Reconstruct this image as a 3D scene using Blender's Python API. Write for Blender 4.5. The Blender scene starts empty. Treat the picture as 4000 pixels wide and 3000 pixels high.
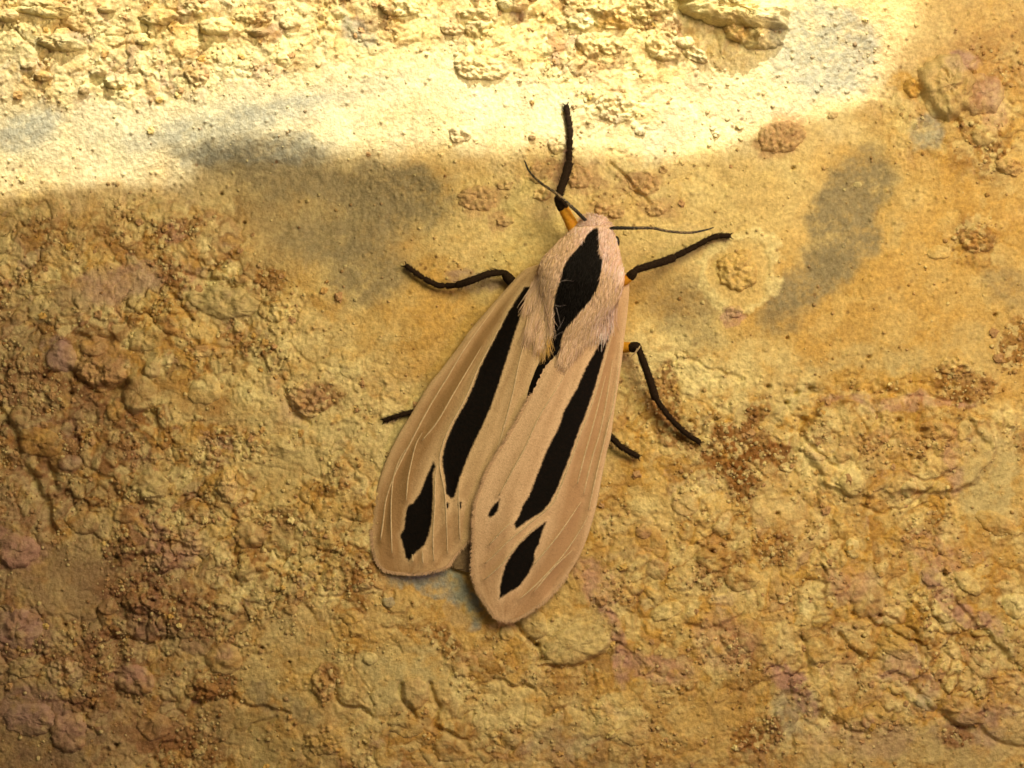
import bpy, math, random
import numpy as np
from mathutils import Vector, Matrix

random.seed(11)
rng = np.random.default_rng(11)
sc = bpy.context.scene
C = sc.collection
S = 0.001                       # everything is measured in millimetres, Blender works in metres

# ------------------------------------------------------------------ camera
CAM_D = 160.0                   # mm from the wall; the frame covers 80 x 60 mm of wall
K = 0.02                        # mm of wall per photograph pixel (4000 x 3000)
cam = bpy.data.objects.new('camera', bpy.data.cameras.new('camera'))
C.objects.link(cam)
cam.location = (0, -CAM_D * S, 0)
cam.rotation_euler = (math.radians(90), 0, 0)
cam.data.sensor_width = 36.0
cam.data.lens = 36.0 * CAM_D / 80.0
cam.data.clip_start = 0.005
cam.data.clip_end = 10.0
cam.data.dof.use_dof = True
cam.data.dof.focus_distance = (CAM_D - 2.5) * S
cam.data.dof.aperture_fstop = 18.0
sc.camera = cam

# ------------------------------------------------------------------ light
world = bpy.data.worlds.new('World')
sc.world = world
world.use_nodes = True
bg = world.node_tree.nodes['Background']
bg.inputs['Color'].default_value = (1.0, 0.76, 0.45, 1)
bg.inputs['Strength'].default_value = 0.12


def lamp(name, kind, loc, target, energy, color, size=None):
    d = bpy.data.lights.new(name, kind)
    d.energy = energy
    d.color = color
    if kind == 'AREA':
        d.shape = 'DISK'
        d.size = size * S
    else:
        d.shadow_soft_size = size * S
    o = bpy.data.objects.new(name, d)
    o.location = Vector(loc) * S
    o.rotation_euler = (Vector(target) - Vector(loc)).to_track_quat('-Z', 'Y').to_euler()
    C.objects.link(o)
    return o


# soft warm room light from above right, in front of the wall
lamp('room_lamp', 'AREA', (48, -98, 62), (0, 0, 4), 0.172, (1.0, 0.82, 0.48), 70)
# weak pinkish light from the right
lamp('pink_lamp', 'AREA', (200, -150, 20), (10, 0, 0), 0.12, (1.0, 0.55, 0.62), 40)

# hard lamp above; cuts in its light nodes stand in for an unseen blocker
LP = Vector((70, -250, 400))


def wallpt(dx, dy):             # a point of the wall from overview coordinates (2212 wide)
    return Vector(((dx - 1106) * K * 4000 / 2212, 0, (829.5 - dy) * K * 4000 / 2212))


beam = lamp('beam_lamp', 'SPOT', LP, wallpt(900, 60), 16.0, (1.0, 0.95, 0.79), 0.25)
beam.data.spot_size = math.radians(60)
beam.data.spot_blend = 0.3


def edge_normal(p, q, inside):
    n = (p - LP).cross(q - LP).normalized()
    if n.dot(inside - LP) < 0:
        n = -n
    return n


INS = wallpt(900, 60)
EDGES = [  # straight cuts of the beam: two wall points, softness (radians)
    (wallpt(0, 428), wallpt(420, 366), 0.0016), (wallpt(412, 380), wallpt(455, 300), 0.004),      # lobe on the left
    (wallpt(400, 318), wallpt(1450, 356), 0.0028), (wallpt(1450, 356), wallpt(1900, 212), 0.0014),  # long middle part
    (wallpt(1895, 222), wallpt(2010, 0), 0.005)]                                                    # right end
beam.data.use_nodes = True
nt = beam.data.node_tree
em = nt.nodes['Emission']
geo = nt.nodes.new('ShaderNodeNewGeometry')
cut = []
for p, q, soft in EDGES:
    dp = nt.nodes.new('ShaderNodeVectorMath')
    dp.operation = 'DOT_PRODUCT'
    dp.inputs[1].default_value = edge_normal(p, q, wallpt(150, 60) if len(cut) == 1 else INS)
    nt.links.new(geo.outputs['Incoming'], dp.inputs[0])
    mr = nt.nodes.new('ShaderNodeMapRange')
    mr.interpolation_type = 'SMOOTHSTEP'
    mr.inputs['From Min'].default_value = -soft * 0.4
    mr.inputs['From Max'].default_value = soft * 0.6
    nt.links.new(dp.outputs['Value'], mr.inputs['Value'])
    cut.append(mr.outputs[0])


def beam_math(op, a, b):
    m = nt.nodes.new('ShaderNodeMath')
    m.operation = op
    nt.links.new(a, m.inputs[0])
    nt.links.new(b, m.inputs[1])
    return m.outputs[0]


prod = beam_math('MULTIPLY', cut[4], beam_math('MAXIMUM', beam_math('MULTIPLY', cut[0], cut[1]), beam_math('MULTIPLY', cut[2], cut[3])))
nt.links.new(prod, em.inputs['Strength'])

sc.view_settings.view_transform = 'Standard'
sc.view_settings.look = 'None'
sc.view_settings.gamma = 1.0
sc.view_settings.exposure = 0.0
sc.view_settings.use_curve_mapping = False
sc.cycles.use_denoising = True
sc.cycles.max_bounces = 5
sc.cycles.diffuse_bounces = 3

# ------------------------------------------------------------------ noise tools (numpy)


def hash2(ix, iz, seed):
    h = ix.astype(np.int32).view(np.uint32) * np.uint32(374761393) + iz.astype(np.int32).view(np.uint32) * np.uint32(668265263) + np.uint32((seed * 1274126177) & 0xffffffff)
    h = (h ^ (h >> np.uint32(13))) * np.uint32(1274126177)
    h = (h ^ (h >> np.uint32(16))) * np.uint32(2246822519)
    h = h ^ (h >> np.uint32(15))
    return (h & np.uint32(0xffffff)).astype(np.float32) / np.float32(0x1000000)


def vnoise(x, z, seed):         # smooth gradient noise, about -1..1
    x = np.asarray(x, np.float32)
    z = np.asarray(z, np.float32)
    ix, iz = np.floor(x), np.floor(z)
    fx, fz = (x - ix).astype(np.float32), (z - iz).astype(np.float32)
    u = fx * fx * fx * (fx * (fx * 6 - 15) + 10)
    v = fz * fz * fz * (fz * (fz * 6 - 15) + 10)

    def g(dx, dz):
        a = hash2(ix + dx, iz + dz, seed) * (2 * np.pi)
        return np.cos(a) * (fx - dx) + np.sin(a) * (fz - dz)
    a, b, c, d = g(0, 0), g(1, 0), g(0, 1), g(1, 1)
    return ((a + (b - a) * u) * (1 - v) + (c + (d - c) * u) * v) * 1.5


def fbm(x, z, scale, octv, seed, gain=0.5):
    r = np.zeros(np.shape(x), np.float32)
    amp, f, tot = 1.0, 1.0 / scale, 0.0
    for i in range(octv):
        r += amp * vnoise(x * f + 17.3 * i, z * f - 9.1 * i, seed + i)
        tot += amp
        amp *= gain
        f *= 2.03
    return r / tot


def worley(x, z, scale, seed, jit=0.95):
    x = np.asarray(x / scale, np.float32)
    z = np.asarray(z / scale, np.float32)
    ix, iz = np.floor(x).astype(np.int32), np.floor(z).astype(np.int32)
    f1 = np.full(np.shape(x), 9.0, np.float32)
    f2 = f1.copy()
    cid = np.zeros(np.shape(x), np.float32)
    for dx in (-1, 0, 1):
        for dz in (-1, 0, 1):
            cx, cz = ix + dx, iz + dz
            px = cx + 0.5 + jit * (hash2(cx, cz, seed) - 0.5)
            pz = cz + 0.5 + jit * (hash2(cx, cz, seed + 7) - 0.5)
            d = np.sqrt((px - x) ** 2 + (pz - z) ** 2).astype(np.float32)
            near = d < f1
            f2 = np.where(near, f1, np.minimum(f2, d))
            cid = np.where(near, hash2(cx, cz, seed + 13), cid)
            f1 = np.where(near, d, f1)
    return f1, f2, cid


def sstep(a, b, x):
    t = np.clip((x - a) / (b - a), 0, 1)
    return t * t * (3 - 2 * t)


def lin(c):
    c = np.array(c, float) / 255.0
    return np.where(c <= 0.04045, c / 12.92, ((c + 0.055) / 1.055) ** 2.4)


TINT = np.array((1.0, 0.83, 0.57))


def alb(r, g, b):               # surface colour from its look under the warm room light
    return np.clip(lin((r, g, b)) / TINT, 0.008, 0.82).astype(np.float32)


PAL = dict(base=alb(202, 154, 71), pale=alb(236, 205, 126), palegrey=alb(200, 171, 102), grey=alb(144, 123, 78), cream=alb(226, 204, 146),
           bluegrey=alb(146, 139, 110), brown=alb(138, 86, 30), orange=alb(200, 146, 55), pink=alb(182, 132, 100),
           dark=alb(104, 64, 24), umber=alb(128, 88, 58), green=alb(165, 142, 78), mauve=alb(172, 132, 106), tan=alb(184, 138, 82))

UD = K * 4000 / 2212            # mm per overview unit


def dx2mm(dx):
    return (dx - 1106) * UD


def dz2mm(dy):
    return (829.5 - dy) * UD


# ------------------------------------------------------------------ wall layout, read off the photograph
# colour patches: cx, cy, rx, ry, turn (deg, clockwise in the picture), colour, strength, softness
PATCH = [
    # broad zones; the cream ones paint the lit band's paleness into the wall
    (350, 1150, 620, 420, 0, 'tan', .25, .6), (1750, 1250, 560, 380, 0, 'orange', .5, .6), (900, 1560, 600, 160, 0, 'orange', .25, .6),
    (300, 560, 380, 130, -8, 'tan', .35, .5), (1500, 420, 420, 160, 0, 'pale', .45, .5), (1900, 680, 330, 130, 5, 'base', .6, .5),
    (1100, 480, 200, 110, 0, 'pale', .5, .5), (700, 850, 190, 170, 20, 'pale', .5, .5), (1900, 40, 400, 120, 0, 'base', .4, .5),
    (80, 1380, 400, 420, 0, 'umber', .6, .7), (1200, 1640, 1100, 140, 0, 'umber', .25, .7), (120, 860, 260, 160, 10, 'umber', .4, .6), (250, 900, 280, 180, 0, 'brown', .28, .5), (500, 190, 760, 210, -5, 'cream', .85, .4), (1450, 150, 520, 180, -4, 'cream', .8, .4), (1000, 40, 1100, 120, 0, 'pale', .5, .4),  # umber zones: purple-brown ground plus falloff shade painted in
    (2050, 100, 220, 150, 0, 'tan', .42, .4), (1480, 780, 160, 90, 15, 'pale', .55, .5), (1650, 820, 150, 60, 0, 'pale', .5, .5),
    # grey smears
    (500, 265, 190, 42, -9, 'bluegrey', .6, .6), (620, 235, 130, 22, -12, 'bluegrey', .4, .6), (740, 200, 170, 26, -9, 'bluegrey', .35, .6), (330, 300, 130, 20, -6, 'bluegrey', .35, .6), (50, 275, 85, 40, -25, 'bluegrey', .7, .5),
    (900, 255, 90, 40, 0, 'palegrey', .5, .5), (780, 72, 42, 26, 0, 'bluegrey', .6, .4), (160, 85, 45, 25, 0, 'bluegrey', .5, .4),
    (690, 450, 260, 120, 10, 'grey', .55, .5), (610, 380, 190, 44, 12, 'grey', .95, .4), (850, 420, 120, 74, 0, 'grey', 1.0, .35), (740, 500, 150, 60, -8, 'grey', .85, .4),
    (790, 590, 85, 70, 0, 'grey', .85, .4), (560, 330, 160, 34, -4, 'bluegrey', .7, .4),
    (1860, 400, 84, 88, 0, 'grey', .95, .3), (1820, 500, 88, 105, 18, 'grey', 1.0, .25), (1750, 610, 120, 52, -28, 'grey', .95, .35),
    (1690, 680, 60, 44, -30, 'grey', .7, .5), (1480, 640, 95, 46, -8, 'grey', .62, .5), (1490, 715, 70, 40, 12, 'grey', .55, .5),
    (1780, 105, 120, 110, 25, 'bluegrey', .8, .3), (1660, 240, 70, 20, -5, 'bluegrey', .3, .5), (1440, 290, 60, 40, 0, 'bluegrey', .35, .5),
    (2140, 1030, 80, 92, 0, 'palegrey', .95, .25), (2080, 760, 110, 60, -10, 'palegrey', .45, .5), (1870, 790, 130, 46, -8, 'palegrey', .6, .5),
    (2180, 620, 60, 50, 0, 'grey', .6, .5), (1650, 900, 46, 60, 10, 'palegrey', .8, .3), (2000, 285, 34, 40, -30, 'bluegrey', .7, .3),
    (930, 1255, 95, 34, 12, 'bluegrey', .95, .25), (1010, 1320, 52, 46, 40, 'bluegrey', .95, .25), (850, 1050, 40, 130, 10, 'palegrey', .85, .35),
    (620, 1010, 90, 50, -12, 'palegrey', .65, .4), (700, 905, 120, 46, -8, 'palegrey', .55, .45), (770, 960, 60, 40, 0, 'palegrey', .6, .4),
    (270, 610, 150, 34, -12, 'mauve', .55, .5), (100, 660, 80, 34, -15, 'palegrey', .6, .5), (60, 770, 60, 40, 0, 'green', .6, .5),
    (480, 650, 88, 38, 6, 'palegrey', .8, .3), (450, 890, 170, 22, 12, 'palegrey', .3, .6), (340, 1045, 70, 50, 0, 'palegrey', .45, .5),
    (170, 1220, 90, 60, -20, 'palegrey', .55, .4), (120, 1290, 110, 44, 10, 'palegrey', .6, .4), (330, 1350, 60, 30, 0, 'grey', .5, .4),
    (620, 1155, 60, 44, 35, 'palegrey', .6, .4), (640, 1430, 110, 110, 0, 'palegrey', .45, .5), (880, 1455, 96, 66, 0, 'palegrey', .95, .3),
    (850, 1520, 60, 44, 0, 'palegrey', .7, .3), (600, 1520, 90, 30, 20, 'grey', .6, .5), (560, 1600, 120, 60, 25, 'green', .5, .5),
    (1240, 1385, 90, 60, -15, 'palegrey', .6, .35), (1090, 1520, 90, 60, 0, 'pale', .5, .5), (120, 1610, 100, 46, 0, 'grey', .6, .4),
    (2000, 1615, 240, 50, -6, 'palegrey', .75, .35), (2100, 1570, 90, 40, -10, 'mauve', .5, .4), (1720, 1545, 46, 60, -20, 'bluegrey', .45, .5),
    (1540, 1560, 110, 70, 0, 'base', .6, .5), (1230, 1610, 90, 40, 0, 'bluegrey', .25, .5), (1640, 1075, 40, 40, 0, 'palegrey', .4, .5),
    (2195, 1306, 40, 34, 0, 'pale', .9, .3), (2170, 1400, 60, 40, 30, 'palegrey', .6, .4), (1400, 1110, 60, 40, 0, 'pale', .4, .5),
    (1930, 830, 160, 26, 6, 'orange', .8, .5), (1480, 790, 80, 60, 20, 'pale', .45, .5), (650, 1240, 40, 50, 0, 'palegrey', .35, .5),
    # yellow halo of the round lump
    (1600, 585, 95, 84, 10, 'pale', .85, .12), (1600, 585, 70, 62, 10, 'base', .6, .3),
    # brown gritty smears
    (1650, 890, 20, 46, 10, 'brown', .9, .3), (1610, 955, 74, 34, 14, 'brown', .95, .3), (1570, 1005, 60, 36, 30, 'brown', .9, .3),
    (1600, 1050, 50, 40, 60, 'brown', .75, .4), (1440, 860, 34, 60, 0, 'brown', .75, .4), (1690, 985, 26, 22, 0, 'brown', .9, .3),
    (1460, 940, 46, 28, 40, 'brown', .5, .5), (380, 500, 60, 34, 0, 'brown', .5, .5), (130, 500, 130, 34, -5, 'brown', .45, .5),
    (590, 620, 36, 44, 30, 'brown', .6, .4), (360, 590, 30, 50, -30, 'brown', .7, .4), (680, 860, 60, 32, 15, 'brown', .6, .4),
    (560, 750, 50, 24, 0, 'brown', .6, .4), (230, 860, 110, 60, 15, 'brown', .55, .5), (60, 840, 70, 60, 0, 'brown', .5, .5),
    (250, 1190, 34, 40, 0, 'dark', .7, .4), (300, 1290, 60, 54, 0, 'brown', .7, .4), (240, 1400, 60, 40, 0, 'brown', .5, .5),
    (430, 1320, 60, 50, 30, 'brown', .6, .4), (460, 1490, 50, 34, 0, 'brown', .8, .4), (330, 1590, 90, 34, 15, 'brown', .7, .4),
    (400, 1640, 70, 40, 0, 'brown', .6, .4), (1640, 1590, 66, 42, 0, 'brown', .8, .35), (1630, 1440, 80, 70, 30, 'brown', .5, .5),
    (1560, 1230, 60, 46, 20, 'brown', .6, .4), (1680, 1190, 50, 40, 0, 'brown', .55, .4), (1290, 1450, 110, 34, -10, 'brown', .5, .5),
    (960, 1390, 60, 28, 25, 'brown', .5, .5), (700, 1475, 30, 46, 0, 'brown', .6, .4), (2060, 1590, 34, 30, -30, 'brown', .7, .4),
    (1950, 950, 150, 60, 5, 'orange', .5, .4), (2080, 830, 60, 40, 0, 'brown', .6, .5), (2190, 750, 40, 60, 20, 'brown', .6, .4),
    (2120, 290, 70, 30, 25, 'brown', .6, .4), (1960, 190, 46, 26, 20, 'orange', .8, .4), (2140, 90, 90, 40, -20, 'brown', .35, .5),
    (2110, 510, 50, 40, 0, 'brown', .5, .4), (760, 1240, 60, 40, 0, 'brown', .4, .5), (990, 1340, 50, 24, 30, 'orange', .7, .5),
    (610, 1130, 60, 20, 15, 'brown', .55, .5), (700, 1080, 80, 40, 0, 'orange', .4, .5), (780, 1380, 60, 40, 0, 'orange', .5, .5),
    # pink bands
    (1290, 1255, 36, 60, -30, 'pink', .65, .5), (1325, 1390, 22, 90, -18, 'pink', .75, .5), (1420, 1440, 70, 30, 15, 'pink', .6, .5),
    (1560, 1390, 60, 60, 0, 'pink', .4, .5), (1690, 1470, 60, 20, 35, 'pink', .75, .4), (1730, 1520, 20, 40, -30, 'pink', .6, .4),
    (2070, 1310, 120, 16, 40, 'pink', .7, .4), (2010, 1200, 70, 30, 20, 'pink', .5, .5), (1840, 1250, 50, 40, 0, 'pink', .5, .5),
    (1930, 870, 170, 14, 3, 'pink', .6, .5), (2060, 1000, 20, 60, 0, 'pink', .55, .5), (2075, 140, 40, 24, 20, 'mauve', .7, .4),
    (2150, 230, 30, 40, 0, 'pink', .5, .5), (40, 1185, 60, 46, 10, 'pink', .85, .3), (50, 1370, 60, 60, 0, 'pink', .65, .4),
    (330, 1350, 40, 60, 0, 'pink', .45, .5), (290, 1460, 54, 24, 10, 'pink', .75, .4), (150, 1570, 50, 28, 20, 'pink', .7, .4),
    (70, 1530, 70, 44, 0, 'mauve', .7, .4), (370, 1180, 60, 50, 30, 'pink', .5, .5), (480, 1400, 24, 20, 0, 'pink', .7, .4),
    (380, 505, 30, 30, 0, 'pink', .5, .5), (1870, 1600, 110, 40, 0, 'pink', .35, .5), (1960, 1450, 60, 40, 30, 'pink', .5, .5),
    (130, 770, 40, 38, 0, 'mauve', .75, .3), (210, 770, 60, 46, 0, 'tan', .6, .4), (1020, 610, 50, 22, 0, 'mauve', .6, .5),
    (660, 860, 50, 36, 0, 'pink', .35, .5), (1040, 430, 60, 34, 0, 'tan', .7, .4), (1240, 380, 70, 40, 0, 'tan', .75, .3),
    (1390, 390, 52, 34, 0, 'tan', .7, .35), (1310, 455, 44, 22, 0, 'tan', .7, .35), (1420, 455, 40, 24, 0, 'tan', .6, .4),
    (1170, 375, 36, 32, 0, 'tan', .7, .35), (1090, 475, 26, 18, 0, 'tan', .7, .35), (1690, 290, 56, 44, 0, 'tan', .85, .3),
    (1585, 673, 26, 18, 0, 'pink', .7, .35), (1900, 960, 120, 40, 0, 'tan', .4, .5),
]
# how broken up the surface is: cx, cy, rx, ry, turn, value (0 smooth .. 1 rough), softness
ROUGH = [
    (350, 1150, 560, 470, 0, 1.0, .3), (1800, 1270, 620, 420, 0, .62, .3), (900, 1600, 700, 260, 0, .6, .3), (250, 740, 400, 260, 0, .95, .3), (2000, 1420, 260, 130, 25, .9, .4),
    (560, 20, 800, 90, 0, .75, .5), (300, 110, 380, 110, 0, .85, .4), (1300, 60, 330, 110, 0, .95, .4), (1250, 400, 260, 90, 0, .35, .5),
    (2080, 240, 170, 130, 0, .7, .4), (200, 520, 330, 90, -5, .75, .4), (2100, 520, 90, 60, 0, .6, .4), (700, 880, 160, 90, 0, .65, .4),
    (1940, 920, 260, 110, 0, .9, .3), (1500, 900, 190, 110, 30, .8, .4), (1330, 230, 90, 60, 0, .7, .4),
    # calmer islands inside
    (470, 880, 200, 34, 14, .25, .5), (880, 1455, 100, 66, 0, .12, .4), (1240, 1385, 80, 50, -15, .35, .4), (2140, 1040, 80, 90, 0, .08, .3),
    (640, 1450, 100, 110, 0, .3, .5), (150, 1250, 130, 70, 0, .25, .4), (2000, 1620, 260, 46, -6, .25, .4), (1540, 1550, 90, 60, 0, .25, .5),
    (930, 1260, 110, 40, 14, .12, .3), (1010, 1320, 52, 46, 40, .12, .3), (850, 1040, 40, 120, 10, .35, .4), (1650, 900, 34, 52, 0, .15, .3), (620, 1010, 90, 50, -12, .35, .4),
    (1090, 1520, 70, 46, 0, .3, .5), (560, 1590, 100, 46, 25, .3, .5), (260, 610, 130, 30, -12, .3, .5),
    (1860, 60, 200, 130, 20, .12, .4), (550, 290, 480, 90, -5, .06, .4), (1850, 500, 200, 200, 0, .05, .4), (790, 480, 260, 150, 0, .08, .4), (1880, 700, 250, 80, 0, .08, .4),
]
# cracks and ledges: points, width (mm), depth (mm)
CRACK = [
    ([(1322, 352), (1345, 385), (1372, 412), (1400, 440)], .22, .55), ([(0, 1000), (45, 1010), (80, 1060), (100, 1106), (110, 1150)], .6, .8),
    ([(100, 1010), (125, 1060), (150, 1080)], .5, .6), ([(1475, 765), (1510, 785), (1560, 810), (1600, 822)], .25, .3),
    ([(1110, 1340), (1130, 1370), (1158, 1392), (1165, 1420)], .35, .7), ([(1165, 1440), (1240, 1440), (1300, 1415), (1330, 1395)], .3, .6),
    ([(1005, 1430), (1010, 1452), (1030, 1468)], .25, .5), ([(1070, 1470), (1110, 1480), (1150, 1490)], .25, .5),
    ([(1960, 1480), (2010, 1525), (2060, 1560), (2090, 1575)], .4, .7), ([(2120, 1580), (2170, 1605), (2211, 1612)], .4, .6),
    ([(420, 1515), (500, 1512), (540, 1525), (620, 1540)], .3, .45), ([(535, 1580), (590, 1545)], .18, .35),
    ([(1810, 1370), (1830, 1400), (1860, 1420)], .3, .6), ([(1880, 1335), (1930, 1370), (1980, 1390)], .25, .5),
    ([(2060, 1300), (2110, 1350), (2160, 1400), (2200, 1450)], .3, .5), ([(1770, 1540), (1810, 1570), (1870, 1590)], .3, .45),
    ([(400, 590), (450, 605), (520, 612)], .3, .5), ([(370, 640), (390, 665), (420, 690)], .3, .6), ([(160, 720), (200, 730), (240, 735)], .4, .8),
    ([(150, 800), (190, 830), (240, 845), (270, 830)], .4, .9), ([(0, 880), (30, 930), (40, 980)], .4, .8), ([(260, 840), (260, 880), (290, 895), (340, 893)], .3, .6),
    ([(700, 1450), (720, 1480), (735, 1520), (800, 1540)], .3, .5), ([(870, 1480), (875, 1520), (900, 1545)], .3, .6), ([(930, 1480), (945, 1530), (940, 1570), (1000, 1600), (1020, 1625)], .3, .6),
    ([(1905, 845), (1960, 855), (2010, 860), (2090, 870)], .3, .5), ([(2085, 880), (2100, 930), (2130, 960)], .3, .5), ([(1730, 900), (1735, 950), (1760, 980), (1800, 1010)], .3, .5),
    ([(1860, 1090), (1900, 1110), (1960, 1100), (2060, 1010)], .25, .4), ([(1985, 190), (2000, 230), (2030, 255), (2060, 260)], .45, .8), ([(260, 1390), (250, 1450), (255, 1500)], .5, .6),
    ([(1080, 1590), (1110, 1620)], .25, .5), ([(620, 850), (640, 900), (670, 910)], .4, .5), ([(500, 1200), (560, 1190), (585, 1160)], .3, .5),
    ([(1480, 1350), (1530, 1360), (1600, 1330)], .2, .35), ([(1730, 1380), (1745, 1430), (1740, 1450)], .25, .5), ([(230, 1370), (300, 1390), (370, 1380)], .35, .6),
]
PITS = [(1937, 908, 9), (1990, 930, 9), (1160, 1395, 7), (1750, 840, 9), (1720, 850, 8), (1700, 870, 6), (1660, 835, 7), (475, 417, 5), (525, 480, 5), (1060, 61, 6), (1877, 771, 5),
        (1713, 363, 5), (2150, 680, 5), (1490, 910, 6), (610, 720, 4), (1845, 1325, 8), (1865, 1375, 6), (2040, 1240, 6), (1900, 1330, 5), (250, 1205, 7), (330, 1297, 8), (205, 1420, 9),
        (195, 1530, 9), (250, 1610, 7), (140, 1350, 6), (690, 1240, 5), (1540, 1190, 6), (1680, 1110, 6), (90, 815, 7), (150, 850, 7), (30, 750, 4), (1375, 655, 5), (1700, 730, 4), (565, 1400, 5), (625, 1430, 4)]


def ell(x, z, cx, cy, rx, ry, rot, warp):
    a = math.radians(rot)
    ux, uz = x - dx2mm(cx), z - dz2mm(cy)
    ex = (ux * math.cos(a) - uz * math.sin(a)) / (rx * UD)
    ez = (ux * math.sin(a) + uz * math.cos(a)) / (ry * UD)
    return np.sqrt(ex * ex + ez * ez) + warp


def seg_dist(x, z, pts):
    d = np.full(np.shape(x), 1e9, np.float32)
    for (x0, z0), (x1, z1) in zip(pts[:-1], pts[1:]):
        vx, vz = x1 - x0, z1 - z0
        t = np.clip(((x - x0) * vx + (z - z0) * vz) / (vx * vx + vz * vz + 1e-9), 0, 1)
        d = np.minimum(d, np.hypot(x - x0 - t * vx, z - z0 - t * vz))
    return d


def window(cx, cy, rad_mm):
    """slices of the wall grid round a point given in overview units"""
    x, z = dx2mm(cx), dz2mm(cy)
    return (slice(np.searchsorted(AZ, z - rad_mm), np.searchsorted(AZ, z + rad_mm) + 1),
            slice(np.searchsorted(AX, x - rad_mm), np.searchsorted(AX, x + rad_mm) + 1))


def blob(cx, cy, rx, ry, rot, soft_out, soft_in, wk=1.0):
    """window and 1..0 mask of a ragged ellipse"""
    w = window(cx, cy, max(rx, ry) * UD * (soft_out + 0.35 * wk) + 2.2)
    return w, sstep(soft_out, soft_in, ell(WX[w], WZ[w], cx, cy, rx, ry, rot, WARP[w] * wk))


def axis(lim_in, step, lim_out):
    n = int(2 * lim_in / step)
    a = list(np.linspace(-lim_in, lim_in, n + 1))
    out, s, p = [], step, lim_in
    while p < lim_out:
        s = min(s * 1.09, 1.6)
        p += s
        out.append(p)
    return np.array([-v for v in reversed(out)] + a + out)


AX, AZ = axis(41.5, 0.087, 120.0), axis(31.5, 0.087, 95.0)
GX, GZ = np.meshgrid(AX.astype(np.float32), AZ.astype(np.float32))
WX = GX + 1.3 * fbm(GX, GZ, 5.0, 3, 101) + 0.35 * fbm(GX, GZ, 0.9, 2, 105)
WZ = GZ + 1.3 * fbm(GX, GZ, 5.0, 3, 201) + 0.35 * fbm(GX, GZ, 0.9, 2, 205)
WARP = 0.22 * fbm(GX, GZ, 2.4, 5, 301, 0.6)

rough = np.full(GX.shape, 0.12, np.float32)
rough = np.where((np.abs(GX) > 41) | (np.abs(GZ) > 31), 0.5, rough).astype(np.float32)
for cx, cy, rx, ry, rot, val, soft in ROUGH:
    w, m = blob(cx, cy, rx, ry, rot, 1 + soft, 1 - soft)
    rough[w] += (val - rough[w]) * m
rough *= np.clip(0.85 + 0.5 * fbm(GX, GZ, 6.0, 3, 401), 0.3, 1.2)

# ---- height of the wall, mm towards the camera
H = 0.75 * fbm(GX, GZ, 22, 2, 1) + 0.35 * fbm(GX, GZ, 8, 3, 5)
w1, w2, wid = worley(WX, WZ, 3.1, 21)
stone_a = np.clip(w2 - w1, 0, 0.6) / 0.6
H += rough * 0.27 * (np.power(stone_a, 0.55) - 0.5) * (0.4 + 0.9 * wid)
v1, v2, vid = worley(WX * 1.0 + 3.1, WZ * 1.2, 1.35, 31)
stone_b = np.clip(v2 - v1, 0, 0.5) / 0.5
H += rough * 0.16 * (np.power(stone_b, 0.5) - 0.5) * (0.25 + 1.1 * vid)
gritmask = np.clip(rough * sstep(-0.05, 0.45, fbm(GX, GZ, 3.2, 3, 77)) * 1.2, 0, 1)
for cx, cy, rx, ry, rot, col, st, so in PATCH:
    if col in ('brown', 'dark') and rx < 80:
        w, m = blob(cx, cy, rx, ry, rot, 1.25, 0.8)
        gritmask[w] = np.maximum(gritmask[w], m)
H -= rough * 0.26 * sstep(0.11, 0.0, v2 - v1) * sstep(-0.05, 0.35, fbm(GX, GZ, 2.6, 2, 87))
H -= rough * 0.30 * sstep(0.05, 0.0, w2 - w1) * sstep(0.0, 0.35, fbm(GX, GZ, 5.0, 2, 88))
H += rough * 0.20 * (vid - 0.5) * sstep(0.0, 0.07, v2 - v1)
p1, p2, pid = worley(WX, WZ, 0.62, 43)
H += rough * 0.10 * (pid - 0.5) * sstep(0.0, 0.12, p2 - p1)
H += rough * 0.16 * np.power(1 - np.abs(fbm(WX, WZ, 1.1, 3, 45)), 4)
g1, g2, gid = worley(GX, GZ, 0.42, 41)
H += (0.03 + 0.30 * gritmask) * (0.55 - g1) * (0.3 + gid)
TX, TZ = 0.81 * GX + 0.59 * GZ, 0.81 * GZ - 0.59 * GX          # turned axes keep the lattice out of sight
H += (0.045 + 0.15 * rough) * fbm(TX, TZ, 1.3, 4, 51, 0.62)
H += 0.016 * fbm(0.6 * GX - 0.8 * GZ, 0.8 * GX + 0.6 * GZ, 0.47, 2, 61)
# ochre slab standing a little proud on the right, scoured hollow on the left
for cx, cy, rx, ry, rot, so, si, amp in ((1935, 960, 200, 105, 4, 1.05, .92, .5), (620, 420, 300, 90, 5, 1.4, .4, -.6), (1820, 480, 110, 180, 18, 1.3, .6, -.35),
                                         (1600, 585, 92, 82, 10, 1.08, .97, .09), (1600, 585, 92, 82, 10, .8, .72, -.09)):
    w, m = blob(cx, cy, rx, ry, rot, so, si, 0.5)
    H[w] += amp * m
for pts, cw, dep in CRACK:
    p = [(dx2mm(a), dz2mm(b)) for a, b in pts]
    mx, my = np.mean(pts, axis=0)
    w = window(mx, my, max(math.hypot(a - mx, b - my) for a, b in pts) * UD + 2)
    d = seg_dist(GX[w] + 0.5 * fbm(GX[w], GZ[w], 1.6, 2, 81), GZ[w] + 0.5 * fbm(GX[w], GZ[w], 1.6, 2, 91), p)
    H[w] -= dep * 0.7 * np.exp(-(d / (cw * 0.7)) ** 2)
for cx, cy, rad in PITS:
    w = window(cx, cy, rad * UD * 4)
    d = np.hypot(GX[w] - dx2mm(cx), (GZ[w] - dz2mm(cy)) * 1.3) * (1 + WARP[w])
    H[w] -= 0.75 * np.exp(-(d / (rad * UD * 0.75)) ** 2)
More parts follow.
